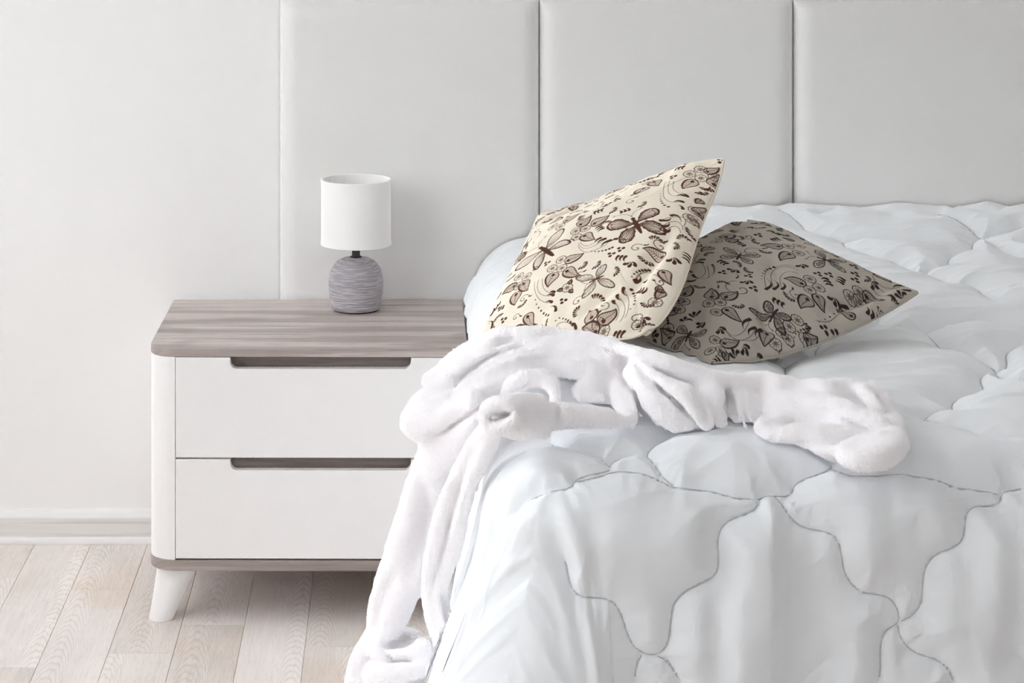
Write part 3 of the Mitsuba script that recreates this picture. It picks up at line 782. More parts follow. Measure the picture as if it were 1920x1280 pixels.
bsdf('mat_plush', two({'type': 'bumpmap', 'arbitrary': tex(lambda p, n, uv: noise(p.x * 420, p.y * 420, p.z * 420) + 0.7 * noise(p.x * 900, p.y * 900, p.z * 900), 5e-4), 'scale': 0.0011,
     'bsdf': {'type': 'principled', 'base_color': rgb(0.955, 0.94, 0.95), 'roughness': 0.9, 'specular': 0.1, 'sheen': 0.6}}))
note('bathrobe', 'white plush bathrobe thrown over the edge of the bed, trailing to the floor', 'bathrobe')
K, KS, KL = 0.008, 0.003, 0.016
panel_out = [(800, 820), (777, 880), (746, 967), (718, 1067), (696, 1140), (692, 1192), (700, 1225), (722, 1218), (765, 1158), (790, 1105), (797, 1067), (815, 983), (827, 902), (850, 870), (905, 790), (880, 760)]
body = [
    # the cloth that joins the folds
    (web([(760, 775), (800, 722), (850, 685), (905, 645), (935, 622), (1000, 617), (1080, 625), (1140, 640), (1165, 660), (1160, 700), (1100, 712), (1045, 700), (985, 690), (955, 715), (925, 755), (880, 795), (830, 828), (800, 834), (765, 812)],
         [(780, 790, 2.60), (850, 740, 2.65), (900, 680, 2.70), (960, 640, 2.77), (1060, 640, 2.76), (1140, 655, 2.74), (1100, 700, 2.65), (950, 710, 2.62), (850, 800, 2.58)], 15), KL),
    (web(panel_out, [(850, 800, 2.58), (800, 900, 2.61), (770, 985, 2.635), (745, 1090, 2.66), (715, 1190, 2.67), (790, 1080, 2.64)], 13), K),
    (web([(1165, 645), (1216, 657), (1250, 668), (1285, 681), (1316, 690), (1350, 698), (1395, 701), (1407, 720), (1414, 760), (1412, 808), (1380, 803), (1340, 806), (1295, 804), (1268, 810), (1230, 795), (1205, 765), (1190, 720), (1178, 680)],
         onz((1180, 660, .692), (1260, 690, .688), (1340, 710, .672), (1400, 720, .664), (1400, 790, .645), (1320, 790, .645), (1230, 780, .645), (1200, 720, .665), (1290, 740, .664)), 12), K),
    (web([(1398, 704), (1440, 700), (1470, 708), (1505, 716), (1540, 714), (1600, 711), (1640, 722), (1665, 750), (1690, 790), (1697, 820), (1690, 845), (1680, 868), (1655, 880), (1630, 885), (1595, 877), (1555, 862), (1535, 852), (1508, 838), (1465, 838), (1435, 828), (1415, 800), (1405, 750)],
         onz((1420, 715, .672), (1500, 725, .668), (1600, 722, .668), (1660, 760, .658), (1690, 820, .648), (1640, 870, .642), (1540, 840, .642), (1450, 820, .643), (1430, 770, .652), (1550, 770, .660)), 12), K),
    (web([(693, 1195), (660, 1225), (646, 1280), (640, 1400), (640, 1700), (830, 1700), (815, 1400), (800, 1260), (808, 1195), (760, 1180), (720, 1195)],
         [(690, 1220, 2.68), (660, 1280, 2.66), (790, 1200, 2.67), (780, 1260, 2.62), (740, 1500, 2.60), (740, 1700, 2.54)], 13, 8), K),
    # upper fold along the back of the pile
    (D((806, 714, 2.80, 15), (850, 683, 2.80, 21), (890, 660, 2.78, 23), (935, 642, 2.76, 25), (990, 636, 2.74, 23), (1050, 638, 2.74, 21), (1110, 648, 2.72, 22), (1150, 658, 2.72, 22)), K),
    # broad main fold, its end hanging over the side
    (D((800, 768, 2.60, 33), (850, 727, 2.62, 31), (905, 693, 2.64, 29), (960, 671, 2.65, 27), (1030, 658, 2.66, 27), (1100, 668, 2.64, 26), (1140, 680, 2.62, 22)), K),
    (D((786, 792, 2.58, 34), (815, 782, 2.57, 33), (865, 752, 2.57, 30), (915, 722, 2.57, 28), (955, 700, 2.58, 26), (1000, 685, 2.60, 25), (1060, 685, 2.60, 23), (1110, 695, 2.59, 20)), K),
    (D((800, 800, 2.57, 30), (845, 782, 2.55, 26), (885, 752, 2.54, 22)), K),
    # hanging panel, left and right ridge
    (D((860, 790, 2.56, 26), (822, 845, 2.58, 30), (795, 908, 2.60, 27), (770, 985, 2.62, 25), (744, 1067, 2.64, 27), (724, 1135, 2.65, 28), (712, 1185, 2.66, 21), (707, 1212, 2.65, 17)), KL),
    (D((893, 770, 2.52, 20), (858, 840, 2.55, 22), (825, 890, 2.58, 20), (802, 985, 2.61, 15), (778, 1067, 2.62, 18), (762, 1110, 2.63, 20), (738, 1165, 2.64, 20), (715, 1208, 2.64, 15)), KL),
    (D((835, 880, 2.59, 10), (815, 940, 2.61, 9), (806, 1000, 2.62, 8)), KS),
    # folds at the foot of the panel and the pile on the floor
    (D((700, 1205, 2.66, 22), (683, 1238, 2.65, 26), (676, 1290, 2.64, 28), (680, 1370, 2.63, 32), (690, 1480, 2.62, 36), (690, 1600, 2.60, 40), (680, 1690, 2.58, 44)), K),
    (D((708, 1225, 2.63, 14), (745, 1232, 2.61, 12), (780, 1222, 2.60, 13), (795, 1212, 2.60, 12)), KS),
    (D((790, 1208, 2.61, 13), (799, 1230, 2.60, 12), (790, 1255, 2.59, 16)), K),
    (D((700, 1262, 2.60, 22), (745, 1264, 2.58, 18), (785, 1252, 2.58, 16)), K),
    (D((745, 1185, 2.68, 14), (775, 1196, 2.67, 14), (805, 1200, 2.66, 9)), K),
    (D((745, 1205, 2.68, 18), (780, 1210, 2.67, 14)), K),
    (D((720, 1310, 2.60, 40), (730, 1420, 2.59, 44), (740, 1560, 2.57, 50), (735, 1680, 2.55, 54)), KL),
    (D((640, 1715, 2.52, 46), (720, 1730, 2.46, 52), (800, 1735, 2.44, 44)), KL),
    # right-hand part of the pile: ridges that fan out from the knot
    (Zs((1162, 652, .705, 12), (1210, 668, .705, 14), (1255, 684, .70, 16), (1300, 702, .69, 17), (1345, 718, .68, 20), (1390, 722, .668, 18)), K),
    (Zs((1190, 676, .70, 12), (1240, 708, .695, 16), (1282, 736, .685, 19), (1312, 768, .668, 20), (1326, 796, .652, 15)), K),
    (Zs((1190, 684, .695, 14), (1208, 715, .685, 18), (1230, 752, .67, 22), (1262, 788, .652, 20), (1290, 800, .645, 13)), K),
    (Zs((1330, 730, .675, 17), (1348, 762, .665, 15), (1352, 796, .648, 12)), K),
    (Zs((1300, 720, .67, 20), (1322, 756, .66, 20), (1300, 790, .645, 16)), K),
    (Zs((1372, 716, .672, 14), (1390, 742, .668, 13), (1398, 776, .658, 13), (1406, 802, .646, 11)), KS),
    (Zs((1378, 745, .655, 16), (1382, 775, .648, 13), (1384, 800, .641, 9)), KS),
    (Zs((1185, 700, .68, 16), (1196, 745, .665, 14), (1212, 778, .65, 12), (1235, 795, .642, 9)), K),
    # the far end
    (Zs((1432, 800, .652, 17), (1470, 812, .650, 22), (1530, 816, .651, 22), (1590, 822, .650, 22)), K),
    (Zs((1404, 722, .672, 16), (1440, 720, .670, 16), (1490, 732, .667, 17), (1545, 736, .668, 18), (1590, 732, .67, 18), (1618, 735, .668, 16)), K),
    (Zs((1425, 760, .655, 22), (1470, 770, .654, 26), (1530, 780, .653, 27), (1590, 790, .652, 28), (1640, 800, .652, 27)), K),
    (Zs((1480, 748, .668, 16), (1540, 752, .672, 18), (1600, 772, .672, 18), (1650, 794, .665, 18)), K),
    (Zs((1612, 728, .674, 13), (1632, 750, .674, 14), (1646, 768, .668, 13)), KS),
    (Zs((1632, 722, .664, 8), (1655, 742, .664, 9), (1668, 770, .660, 10), (1680, 795, .655, 12)), KS),
    (Zs((1585, 848, .644, 16), (1625, 862, .646, 21), (1660, 852, .65, 24), (1676, 822, .652, 22), (1680, 795, .65, 16)), K),
    (Zs((1545, 842, .643, 10), (1600, 840, .648, 20), (1650, 830, .655, 26)), K),
]
creases = [
    ([(848, 734), (868, 704), (903, 679), (932, 663), (970, 652), (1000, 645)], 0.0045, 0.016, 0.006),
    ([(955, 628), (968, 640), (985, 650)], 0.004, 0.014, 0.005),
    ([(805, 822), (838, 806), (872, 783), (906, 760), (938, 738)], 0.0045, 0.018, 0.005),
    ([(930, 700), (985, 678), (1040, 668), (1100, 664), (1140, 660)], 0.004, 0.006, 0.008),
    ([(812, 768), (860, 736), (910, 704), (955, 683)], 0.004, 0.004, 0.010),
    ([(1172, 668), (1200, 683), (1235, 697), (1280, 716)], 0.0045, 0.016, 0.006),
    ([(1192, 682), (1206, 700), (1236, 730), (1262, 752), (1290, 775)], 0.0045, 0.016, 0.006),
    ([(1178, 690), (1186, 720), (1196, 757), (1222, 795)], 0.005, 0.018, 0.005),
    ([(1300, 735), (1320, 770), (1330, 800)], 0.0045, 0.009, 0.008),
    ([(1362, 725), (1362, 765), (1368, 803)], 0.0055, 0.017, 0.006),
    ([(1388, 722), (1396, 752), (1402, 790), (1414, 815)], 0.0045, 0.012, 0.005),
    ([(1418, 722), (1430, 735), (1436, 752)], 0.007, 0.010, 0.010),
    ([(1440, 792), (1480, 790), (1530, 785), (1550, 775)], 0.006, 0.008, 0.012),
    ([(1450, 836), (1500, 834), (1560, 830), (1620, 812), (1660, 802)], 0.004, 0.008, 0.007),
    ([(1530, 735), (1570, 748), (1622, 766)], 0.004, 0.006, 0.008),
    ([(1618, 716), (1640, 736), (1660, 756)], 0.0045, 0.010, 0.007),
    ([(780, 880), (800, 930), (790, 1010), (770, 1080)], 0.008, 0.008, 0.014),
    ([(712, 1222), (745, 1242), (785, 1240)], 0.004, 0.014, 0.005),
    ([(722, 1212), (760, 1196), (800, 1192)], 0.005, 0.018, 0.006),
    ([(735, 1080), (715, 1130), (700, 1175)], 0.006, 0.006, 0.012),
]
plush('bathrobe__body', body, (), creases)
sleeve = [
    (web([(1122, 650), (1168, 652), (1178, 700), (1174, 735), (1190, 768), (1168, 776), (1130, 764), (1085, 750), (1072, 737), (1077, 718), (1098, 700), (1112, 678)],
         [(1145, 660, 2.70), (1150, 700, 2.655), (1160, 750, 2.56), (1090, 735, 2.60), (1130, 755, 2.57)], 11), K),
    (D((1145, 652, 2.70, 20), (1158, 682, 2.66, 25), (1162, 722, 2.60, 24), (1168, 752, 2.54, 19), (1178, 776, 2.50, 16), (1176, 789, 2.47, 14)), K),
    (D((1130, 690, 2.64, 20), (1112, 722, 2.58, 22), (1100, 742, 2.55, 18), (1122, 752, 2.54, 14)), K),
    (D((1176, 789, 2.48, 14), (1140, 786, 2.465, 19), (1090, 782, 2.46, 21), (1040, 781, 2.455, 26), (995, 781, 2.45, 30)), K),
]
plush('bathrobe__sleeve', sleeve, [], [([(1040, 745), (1046, 765), (1046, 795), (1038, 815)], 0.005, 0.012, 0.005), ([(1095, 752), (1130, 762), (1165, 774)], 0.005, 0.016, 0.005), ([(1165, 665), (1172, 700), (1168, 735), (1180, 762)], 0.0045, 0.012, 0.006)], seed=3)
cuff = [
    (D((938, 779, 2.400, 33), (962, 780, 2.420, 40), (985, 781, 2.445, 43), (998, 781, 2.452, 41)), K),
    (np.array([[*ray_at(1016 + 3 * math.sin(a), 781 + 32 * math.sin(a), 2.459 + 0.0195 * math.cos(a)), 12.5 * 2.46 / 3960] for a in np.linspace(0, 2 * math.pi, 25)]), 0.004),
    (np.array([[*ray_at(936 + 25 * math.cos(a), 779 + 21 * math.sin(a), 2.388 - 0.010 * math.cos(a)), 14.5 * 2.4 / 3960] for a in np.linspace(0, 2 * math.pi, 25)]), K),
]
hole = [(D((922, 784, d, r * .8), (938, 780, d, r), (954, 777, d, r * .8)), 0.004) for d, r in ((2.366, 14), (2.376, 14), (2.386, 13), (2.396, 11), (2.406, 9), (2.416, 8))]
plush('bathrobe__cuff', cuff, hole, seed=5, label='thick turned-back sleeve cuff')
loop = [
    (D((950, 742, 2.56, 14), (960, 722, 2.55, 17), (985, 710, 2.54, 18), (1012, 709, 2.54, 17), (1034, 720, 2.53, 14), (1041, 738, 2.52, 11), (1040, 756, 2.50, 11)), K),
]
plush('bathrobe__sleeve_001', loop, seed=7)
belt = [
    (web([(895, 800), (870, 840), (846, 880), (815, 962), (800, 1049), (793, 1092), (795, 1130), (812, 1189), (838, 1260), (875, 1260), (868, 1215), (845, 1160), (841, 1120), (842, 1080), (860, 1049), (878, 962), (906, 880), (928, 830), (930, 805)],
         [(905, 820, 2.47), (865, 900, 2.50), (840, 985, 2.53), (822, 1060, 2.56), (815, 1130, 2.57), (850, 1220, 2.54)], 11), K),
    (D((915, 812, 2.46, 22), (893, 850, 2.48, 22), (866, 895, 2.50, 21), (836, 962, 2.53, 21), (817, 1045, 2.55, 20), (807, 1092, 2.56, 15), (807, 1130, 2.56, 15), (824, 1185, 2.55, 16), (850, 1235, 2.53, 20), (860, 1400, 2.52, 24)), KS),
    (D((922, 815, 2.45, 16), (905, 860, 2.46, 14), (882, 905, 2.48, 13), (862, 965, 2.51, 14), (844, 1045, 2.54, 14), (828, 1092, 2.55, 12), (826, 1130, 2.55, 13), (848, 1180, 2.54, 13), (868, 1220, 2.52, 16)), KS),
]
plush('bathrobe__sleeve_002', belt, (), [([(888, 850), (868, 890), (850, 950), (832, 1020), (812, 1090)], 0.004, 0.010, 0.006), ([(826, 1110), (834, 1150), (850, 1190)], 0.004, 0.016, 0.005)], seed=9)

# ------------------------------------------------------------------ cushions: two sewn squares, blown up between their edges
def edge_curve(rows, n):
    c = D(*[(*r, 1) for r in rows])[:, :3]
    s = np.concatenate([[0], np.cumsum(np.linalg.norm(np.diff(c, axis=0), axis=1))])
    return CubicSpline(s / s[-1], c)(np.linspace(0, 1, n))


class Cushion:
    """Edges as (px, py, distance): bottom and top run left to right, left and right run upwards."""
    def __init__(self, bottom, top, left, right, puff, back, seed, size, dents=()):
        self.dents = dents
        m = 81
        b, t, l, r = (edge_curve(e, m) for e in (bottom, top, left, right))
        u, v = np.linspace(0, 1, m)[:, None, None], np.linspace(0, 1, m)[None, :, None]
        self.mid = (1 - v) * b[:, None] + v * t[:, None] + (1 - u) * l[None] + u * r[None] - (
            (1 - u) * (1 - v) * b[0] + u * (1 - v) * b[-1] + (1 - u) * v * t[0] + u * v * t[-1])
        n = np.cross(np.gradient(self.mid, axis=0), np.gradient(self.mid, axis=1))
        n /= np.linalg.norm(n, axis=-1, keepdims=True) + 1e-12
        for k in range(3):
            n[..., k] = gaussian_filter(n[..., k], 8, mode='nearest')
        n /= np.linalg.norm(n, axis=-1, keepdims=True)
        if n[40, 40, 1] > 0 and n[40, 40, 2] < 0.5:
            n = -n
        if n[40, 40, 2] < 0:
            n = -n
        self.nrm, self.m, self.puff, self.back, self.seed, self.size = n, m, puff, back, seed, size

    def at(self, u, v, front=True):
        c = np.stack([np.clip(u, 0, 1).ravel(), np.clip(v, 0, 1).ravel()]) * (self.m - 1)
        look = lambda f: np.stack([map_coordinates(f[..., k], c, order=3, mode='nearest') for k in range(3)], -1).reshape(*u.shape, 3)
        p, n = look(self.mid), look(self.nrm)
        a, b = 1 - (2 * u - 1) ** 2, 1 - (2 * v - 1) ** 2
        d = np.minimum(np.minimum(u, 1 - u), np.minimum(v, 1 - v))
        h = np.clip(a * b, 0, 1) ** 0.55
        q = np.stack([u * 3.1 + self.seed, v * 3.1, u * 0 + (0 if front else 5)], -1)
        fold = meshkit.fbm(q, 3, 3) - 0.5
        # gathers that run in from the seams and out of the corners
        arc = np.where(np.minimum(u, 1 - u) < np.minimum(v, 1 - v), v, u)
        side = np.where(np.minimum(u, 1 - u) < np.minimum(v, 1 - v), 1.0 + (u > .5), 3.0 + (v > .5))
        g = (meshkit.noise(np.stack([arc * 15, d * 3, side * 7.3 + self.seed], -1), 5) - 0.5) * np.exp(-d / 0.09) * (1 - np.exp(-d / 0.012))
        out = self.puff if front else self.back
        h = out * h + (0.020 * fold + 0.020 * g) * np.clip(d / 0.05, 0, 1)
        for u0, v0, u1, v1, deep, wide in self.dents if front else ():
            k = np.clip(((u - u0) * (u1 - u0) + (v - v0) * (v1 - v0)) / ((u1 - u0) ** 2 + (v1 - v0) ** 2), 0, 1)
            r = np.hypot(u - u0 - k * (u1 - u0), v - v0 - k * (v1 - v0))
            h = h - deep * np.exp(-(r / wide) ** 2) * np.sin(np.pi * np.clip(k, 0.08, 0.92)) * np.clip(d / 0.06, 0, 1)
        return p + n * (h if front else -h)[..., None]


CREAM = Cushion(
    bottom=[(893, 655, 2.90), (960, 652, 2.87), (1050, 645, 2.82), (1130, 639, 2.78), (1200, 632, 2.755)],
    top=[(1008, 405, 3.15), (1065, 390, 3.15), (1135, 374, 3.14), (1205, 344, 3.13), (1280, 314, 3.11), (1357, 298, 3.07)],
    left=[(893, 655, 2.90), (912, 608, 2.945), (938, 560, 2.99), (965, 510, 3.04), (988, 455, 3.10), (1008, 405, 3.15)],
    right=[(1200, 632, 2.755), (1230, 613, 2.765), (1256, 582, 2.785), (1279, 538, 2.82), (1298, 480, 2.88), (1321, 410, 2.96), (1347, 345, 3.03), (1357, 298, 3.07)],
    puff=0.052, back=0.022, seed=2.0, size=(262, 360),
    dents=[(0.80, 0.10, 0.93, 0.55, 0.012, 0.035), (0.60, 0.05, 0.78, 0.22, 0.008, 0.03), (0.10, 0.75, 0.30, 0.93, 0.008, 0.03)])
GREY = Cushion(
    bottom=[(1335, 690, 2.764), (1385, 683, 2.785), (1450, 669, 2.81), (1520, 650, 2.835), (1590, 622, 2.865), (1655, 590, 2.89), (1722, 548, 2.915)],
    top=[(1105, 575, 2.98), (1180, 520, 3.02), (1290, 462, 3.06), (1345, 438, 3.075), (1400, 426, 3.085)],
    left=[(1335, 690, 2.764), (1290, 668, 2.81), (1245, 650, 2.85), (1200, 632, 2.89), (1145, 605, 2.94), (1105, 575, 2.98)],
    right=[(1722, 548, 2.915), (1640, 516, 2.96), (1560, 480, 3.01), (1490, 446, 3.05), (1450, 432, 3.07), (1400, 426, 3.085)],
    puff=0.052, back=0.024, seed=6.0, size=(350, 250),
    dents=[(0.60, 0.10, 0.97, 0.10, 0.016, 0.035), (0.30, 0.05, 0.42, 0.30, 0.010, 0.03), (0.05, 0.20, 0.22, 0.45, 0.010, 0.035), (0.55, 0.30, 0.70, 0.55, 0.007, 0.04), (0.72, 0.75, 0.86, 0.95, 0.008, 0.03)])

# printed motifs of the cushion covers: kind and points, in tenths of a millimetre of the flat cloth
CREAM_PRINT = """F 1053 1285;F 963 1131;F 1120 1093;L 1159 1203 1384 1357;L 1186 1019 1411 928;L 1018 1011 1005 690;S 818 935 909 675 1120 628;S 758 920 905 601 1130 515;S 882 929 976 720 1119 676;C 1119 440 1261 336;T 873 568 972 421 1161 282;V 1372 1126 1438 1085;q 1458 989 1415 914;F 1108 1895;F 1237 1926;F 1158 1747;L 1134 2015 1261 2214;L 1329 1988 1566 2150;L 1246 1753 1473 1606;S 1228 1587 1403 1439 1595 1600;S 1235 1535 1445 1351 1672 1563;S 1247 1616 1388 1495 1527 1626;C 1695 1546 1751 1578;T 1469 1361 1588 1350 1728 1416;V 1522 1918 1534 2005;F 385 1241;F 544 1145;F 453 1003;L 390 1055 168 1035;L 518 1015 783 663;L 454 853 548 447;V 634 610 678 513;q 752 664 645 660;C 164 920 159 848;C 103 922 115 796;C 26 918 64 726;T 104 506 192 418 276 231;C 9 600 177 378;C 73 305 180 213;F 1963 131;F 2076 60;L 1877 178 1580 511;L 2026 137 2066 395;L 1990 48 1678 110;V 1621 306 1565 312;V 1766 498 1774 551;q 1565 565 1521 471;q 1928 283 1919 385;S 2247 258 2190 471 2040 701;S 2223 181 2171 402 2006 582;S 2161 201 2098 382 2004 471;T 2251 384 2247 521 2120 719;F 2277 3185;F 2386 3314;F 2431 3127;L 2348 3055 2271 2735;L 2470 3270 2593 3419;S 2071 3005 2180 2626 2370 2612;S 2015 3011 2163 2487 2389 2461;S 2137 2990 2205 2741 2405 2615;C 2349 2363 2428 2301;T 2061 2630 2157 2372 2263 2276;V 2489 2853 2536 2777;L 1745 2923 1729 2503;L 1798 3125 2034 2789;F 1730 3142;V 1751 2676 1643 2810;q 1769 2560 1740 2453;d 1503 2582;d 2080 3118;L 2367 1342 2124 1376;V 2248 1535 2248 1611;V 2186 1243 2173 1168;q 2140 1439 2051 1368;q 2331 1608 2295 1503;F 2545 2374;F 2538 2155;F 2583 2191;L 2589 2337 2611 2556;S 2503 1950 2461 2109 2247 1927;S 2507 1879 2423 2002 2287 1832;S 2493 1805 2423 1902 2317 1770;T 2461 2040 2410 2107 2346 2074;g 2474 1303 2507 1224;S 2445 989 2223 1045 2137 842;S 2414 900 2303 942 2233 874;S 2209 1035 2149 959 2127 857;T 2091 889 2144 998 2228 1087;L 2423 1009 2550 856;L 2431 748 2526 724;q 2375 842 2443 841;V 2411 528 2410 466;F 2478 536;L 2478 725 2477 579;L 580 2513 514 3146;L 811 2291 1011 2455;F 610 2287;F 766 2190;S 1032 2388 1037 2790 1166 2880;S 770 2919 831 3141 1001 3124;T 1248 2332 1336 2409 1282 2665;C 1084 3275 1106 3377;C 1168 3289 1206 3374;C 1257 3292 1294 3373;T 187 2486 127 2753 178 2851;q 353 2111 243 2320;T 1318 183 1389 225 1589 134;S 1333 106 1433 170 1649 95;d 1751 1264;d 1298 513;d 383 399;g 2445 262 2536 188;q 2463 217 2366 272;F 2438 206;B1 580 1751 885 1437;B2 1887 1971 2059 1656;B3 1606 773 1757 859;L 786 341 948 177;q 684 356 603 357;V 1098 182 1192 112;F 251 1832;L 243 1732 102 2273;L 782 145 641 205;F 2574 3215;L 2603 3044 2605 3545;L 2542 2646 2519 2535;V 2531 2986 2545 2886;C 2560 3020 2529 2913;C 2554 2815 2499 2816"""
GREY_PRINT = """F 801 909;F 929 835;F 726 713;L 913 947 1239 1299;L 1035 855 1351 886;L 855 704 910 435;V 1268 1104 1373 1172;V 1086 714 1057 650;q 1159 1081 1064 919;q 1544 1124 1361 900;S 623 485 641 286 1037 455;S 584 419 637 198 1010 338;S 553 333 721 176 1074 298;g 531 502 533 423;F 2394 686;F 2209 540;F 2362 527;L 2227 636 2108 861;L 2204 445 2124 253;L 2060 458 1616 288;V 1871 551 1787 544;q 1984 619 1933 531;S 2473 940 2158 1122 1648 747;S 2423 876 2205 1088 1747 710;S 2338 830 2176 942 1853 674;T 1787 936 2017 1079 2259 1132;g 2577 977 2526 875;F 2690 335;F 2867 345;F 2785 270;L 2920 312 3038 120;L 3477 558 3404 219;F 3465 650;S 3354 535 3246 320 3487 201;S 3284 458 3200 244 3447 83;S 3126 359 3100 255 3139 69;g 3153 401 3167 347;F 2815 1373;F 2993 1348;F 2782 1180;L 2730 1411 2517 1583;L 2665 1222 2350 1145;L 3091 1532 3027 1633;V 2489 1444 2378 1389;q 2489 1493 2286 1473;F 351 368;F 150 241;F 264 164;L 361 241 622 204;L 289 124 276 3;g 589 129 600 81;F 1451 215;F 1283 167;F 1309 94;F 1641 262;L 2421 72 2357 269;T 1902 152 2179 194 2535 277;S 1876 178 2117 143 2561 275;F 618 1258;F 647 1184;F 492 1125;L 753 1272 1148 1453;L 461 1171 273 1227;S 1522 1657 1311 1449 1050 1474;S 1528 1586 1267 1358 1208 1537;T 1324 1371 1467 1421 1588 1550;S 1738 1886 1527 1787 1630 1723;S 1650 1940 1452 1826 1554 1684;d 1517 829;d 2763 1785;d 1906 72;C 2947 1815 3033 1791;C 2970 1763 3050 1711;C 2856 2067 2903 1988;T 2856 2067 2893 1957 3050 1919;L 2391 1989 2745 2100;L 2310 1878 2485 1872;F 2213 1995;F 2368 2043;L 1992 1917 1794 1894;V 2503 1910 2594 1915;q 2531 1838 2619 1836;B4 1307 385 1506 445;B5 2931 993 3078 804;B6 2111 1538 1921 1443;B6 111 654 298 738;g 2431 372 2392 320;V 1633 181 1662 144;F 1100 86;L 1137 282 834 11;C 732 10 804 2;F 1546 47;L 1556 33 1736 28;T 1412 95 1537 141 1719 136;q 2840 54 2837 12;V 3053 26 3099 3;T 3363 1519 3416 1444 3411 1343;C 3168 1428 3330 1420;F 185 1052;L 90 907 147 1216;T 235 1265 322 1227 242 1101"""


class Print:
    """Ink laid on the flat cloth: coverage (0 to 1) and tint, on the vertex grid of the cover."""
    def __init__(self, size, nu, nv):
        self.size, self.nu, self.nv = size, nu, nv
        self.ink, self.tint = np.zeros((nu, nv)), np.zeros((nu, nv))
        self.px, self.py = size[0] / (nu - 1), size[1] / (nv - 1)
        self.dots = []

    def discs(self, p, r):
        p = np.atleast_2d(p)
        self.dots.append(np.column_stack([p, np.broadcast_to(r, (len(p),)) * 1.12 + 0.10]))

    def line(self, p, r0, r1=None, step=0.3):
        q, t = resample(np.asarray(p, float), step)
        r1 = r0 if r1 is None else r1
        self.discs(q, r0 + (r1 - r0) * t / max(t[-1], 1e-9))

    def drop(self, a, b, r):
        """Teardrop with its point at a and its round end at b."""
        t = np.linspace(0, 1, 14)[:, None]
        a, b = np.asarray(a, float), np.asarray(b, float)
        side = np.array([-(b - a)[1], (b - a)[0]])
        self.discs(a + (b - a) * t + side * 0.22 * np.sin(t * np.pi), r * t[:, 0] ** 0.8)

    def quad(self, a, m, b, n=40):
        a, m, b = (np.asarray(q, float) for q in (a, m, b))
        c = 2 * m - (a + b) / 2
        t = np.linspace(0, 1, n)[:, None]
        return (1 - t) ** 2 * a + 2 * t * (1 - t) * c + t ** 2 * b

    def fill(self, poly, value):
        x0, y0, x1, y1 = poly.bounds
        i0, i1 = max(int(x0 / self.px), 0), min(int(x1 / self.px) + 2, self.nu)
        j0, j1 = max(int(y0 / self.py), 0), min(int(y1 / self.py) + 2, self.nv)
        if i1 <= i0 or j1 <= j0:
            return
        from shapely import contains_xy
        gx, gy = np.meshgrid(np.arange(i0, i1) * self.px, np.arange(j0, j1) * self.py, indexing='ij')
        w = self.tint[i0:i1, j0:j1]
        np.maximum(w, value * contains_xy(poly, gx, gy), out=w)

    def finish(self):
        d = np.vstack(self.dots)
        aa = 0.5 * (self.px + self.py)
        k = (np.ceil((d[:, 2] + aa) / min(self.px, self.py))).astype(int)
        for kk in np.unique(k):
            s = d[k == kk]
            ci, cj = np.rint(s[:, 0] / self.px).astype(int), np.rint(s[:, 1] / self.py).astype(int)
            for di in range(-kk, kk + 1):
                for dj in range(-kk, kk + 1):
                    i, j = ci + di, cj + dj
                    ok = (i >= 0) & (j >= 0) & (i < self.nu) & (j < self.nv)
                    dist = np.hypot(i * self.px - s[:, 0], j * self.py - s[:, 1])
                    np.maximum.at(self.ink, (i[ok], j[ok]), np.clip((s[:, 2] - dist) / aa + 0.5, 0, 1)[ok] * np.clip(2.4 * s[:, 2] / aa, 0, 1)[ok])
        return self.ink, self.tint

    # --- motifs
    def flower(self, c, R=7.6):
        t = np.linspace(0, 2 * np.pi, 90)
        c = np.asarray(c)
        rad = R * (0.90 + 0.10 * np.abs(np.sin(4.5 * t)))
        self.line(c + np.stack([np.cos(t), np.sin(t)], 1) * rad[:, None], 0.42)
        self.fill(Polygon(c + np.stack([np.cos(t), np.sin(t)], 1) * rad[:, None] * 0.62), 0.22)
        for a in np.arange(9) * 2 * np.pi / 9:
            e = np.array([np.cos(a), np.sin(a)])
            self.line([c + e * R * 0.22, c + e * R * 0.70], 0.30, 0.16)
        self.line(c + np.stack([np.cos(t), np.sin(t)], 1) * R * 0.24, 0.34)
        self.discs(c, 0.8)

    def leaf(self, b, tip):
        b, tip = np.asarray(b, float), np.asarray(tip, float)
        d = tip - b
        L = np.hypot(*d)
        ex = d / L
        ey = np.array([-ex[1], ex[0]])
        b = b - ex * 2.0
        L = min(L + 2.0, 27.0)
        t = np.linspace(0, 1, 50)
        w = 0.40 * L * np.sin(np.pi * t ** 0.70) ** 0.8 * (1 - 0.5 * t)
        bend = 0.035 * L * np.sin(2 * np.pi * t)
        up = b + ex * (t * L)[:, None] + ey * (w + bend)[:, None]
        dn = b + ex * (t * L)[:, None] + ey * (-w + bend)[:, None]
        self.discs(up, 0.45 + 0.25 * np.sin(np.pi * t))
        self.line(up, 0.5)
        self.line(dn, 0.55)
        self.discs(resample(dn, 0.3)[0], 0.6 + 0.5 * np.sin(np.pi * np.linspace(0, 1, len(resample(dn, 0.3)[0]))))
        self.fill(Polygon(np.vstack([up, dn[::-1]])).buffer(0), 0.36)
        mid = b + ex * (t * L)[:, None] + ey * bend[:, None]
        self.line(mid[4:], 0.34, 0.2)
        for k in range(6, 46, 4):
            for s, side in ((1, up), (-1, dn)):
                q = side[min(k + 5, 49)]
                self.line([mid[k], mid[k] + (q - mid[k]) * 0.82], 0.17)
        self.discs(mid[9], 0.085 * L)

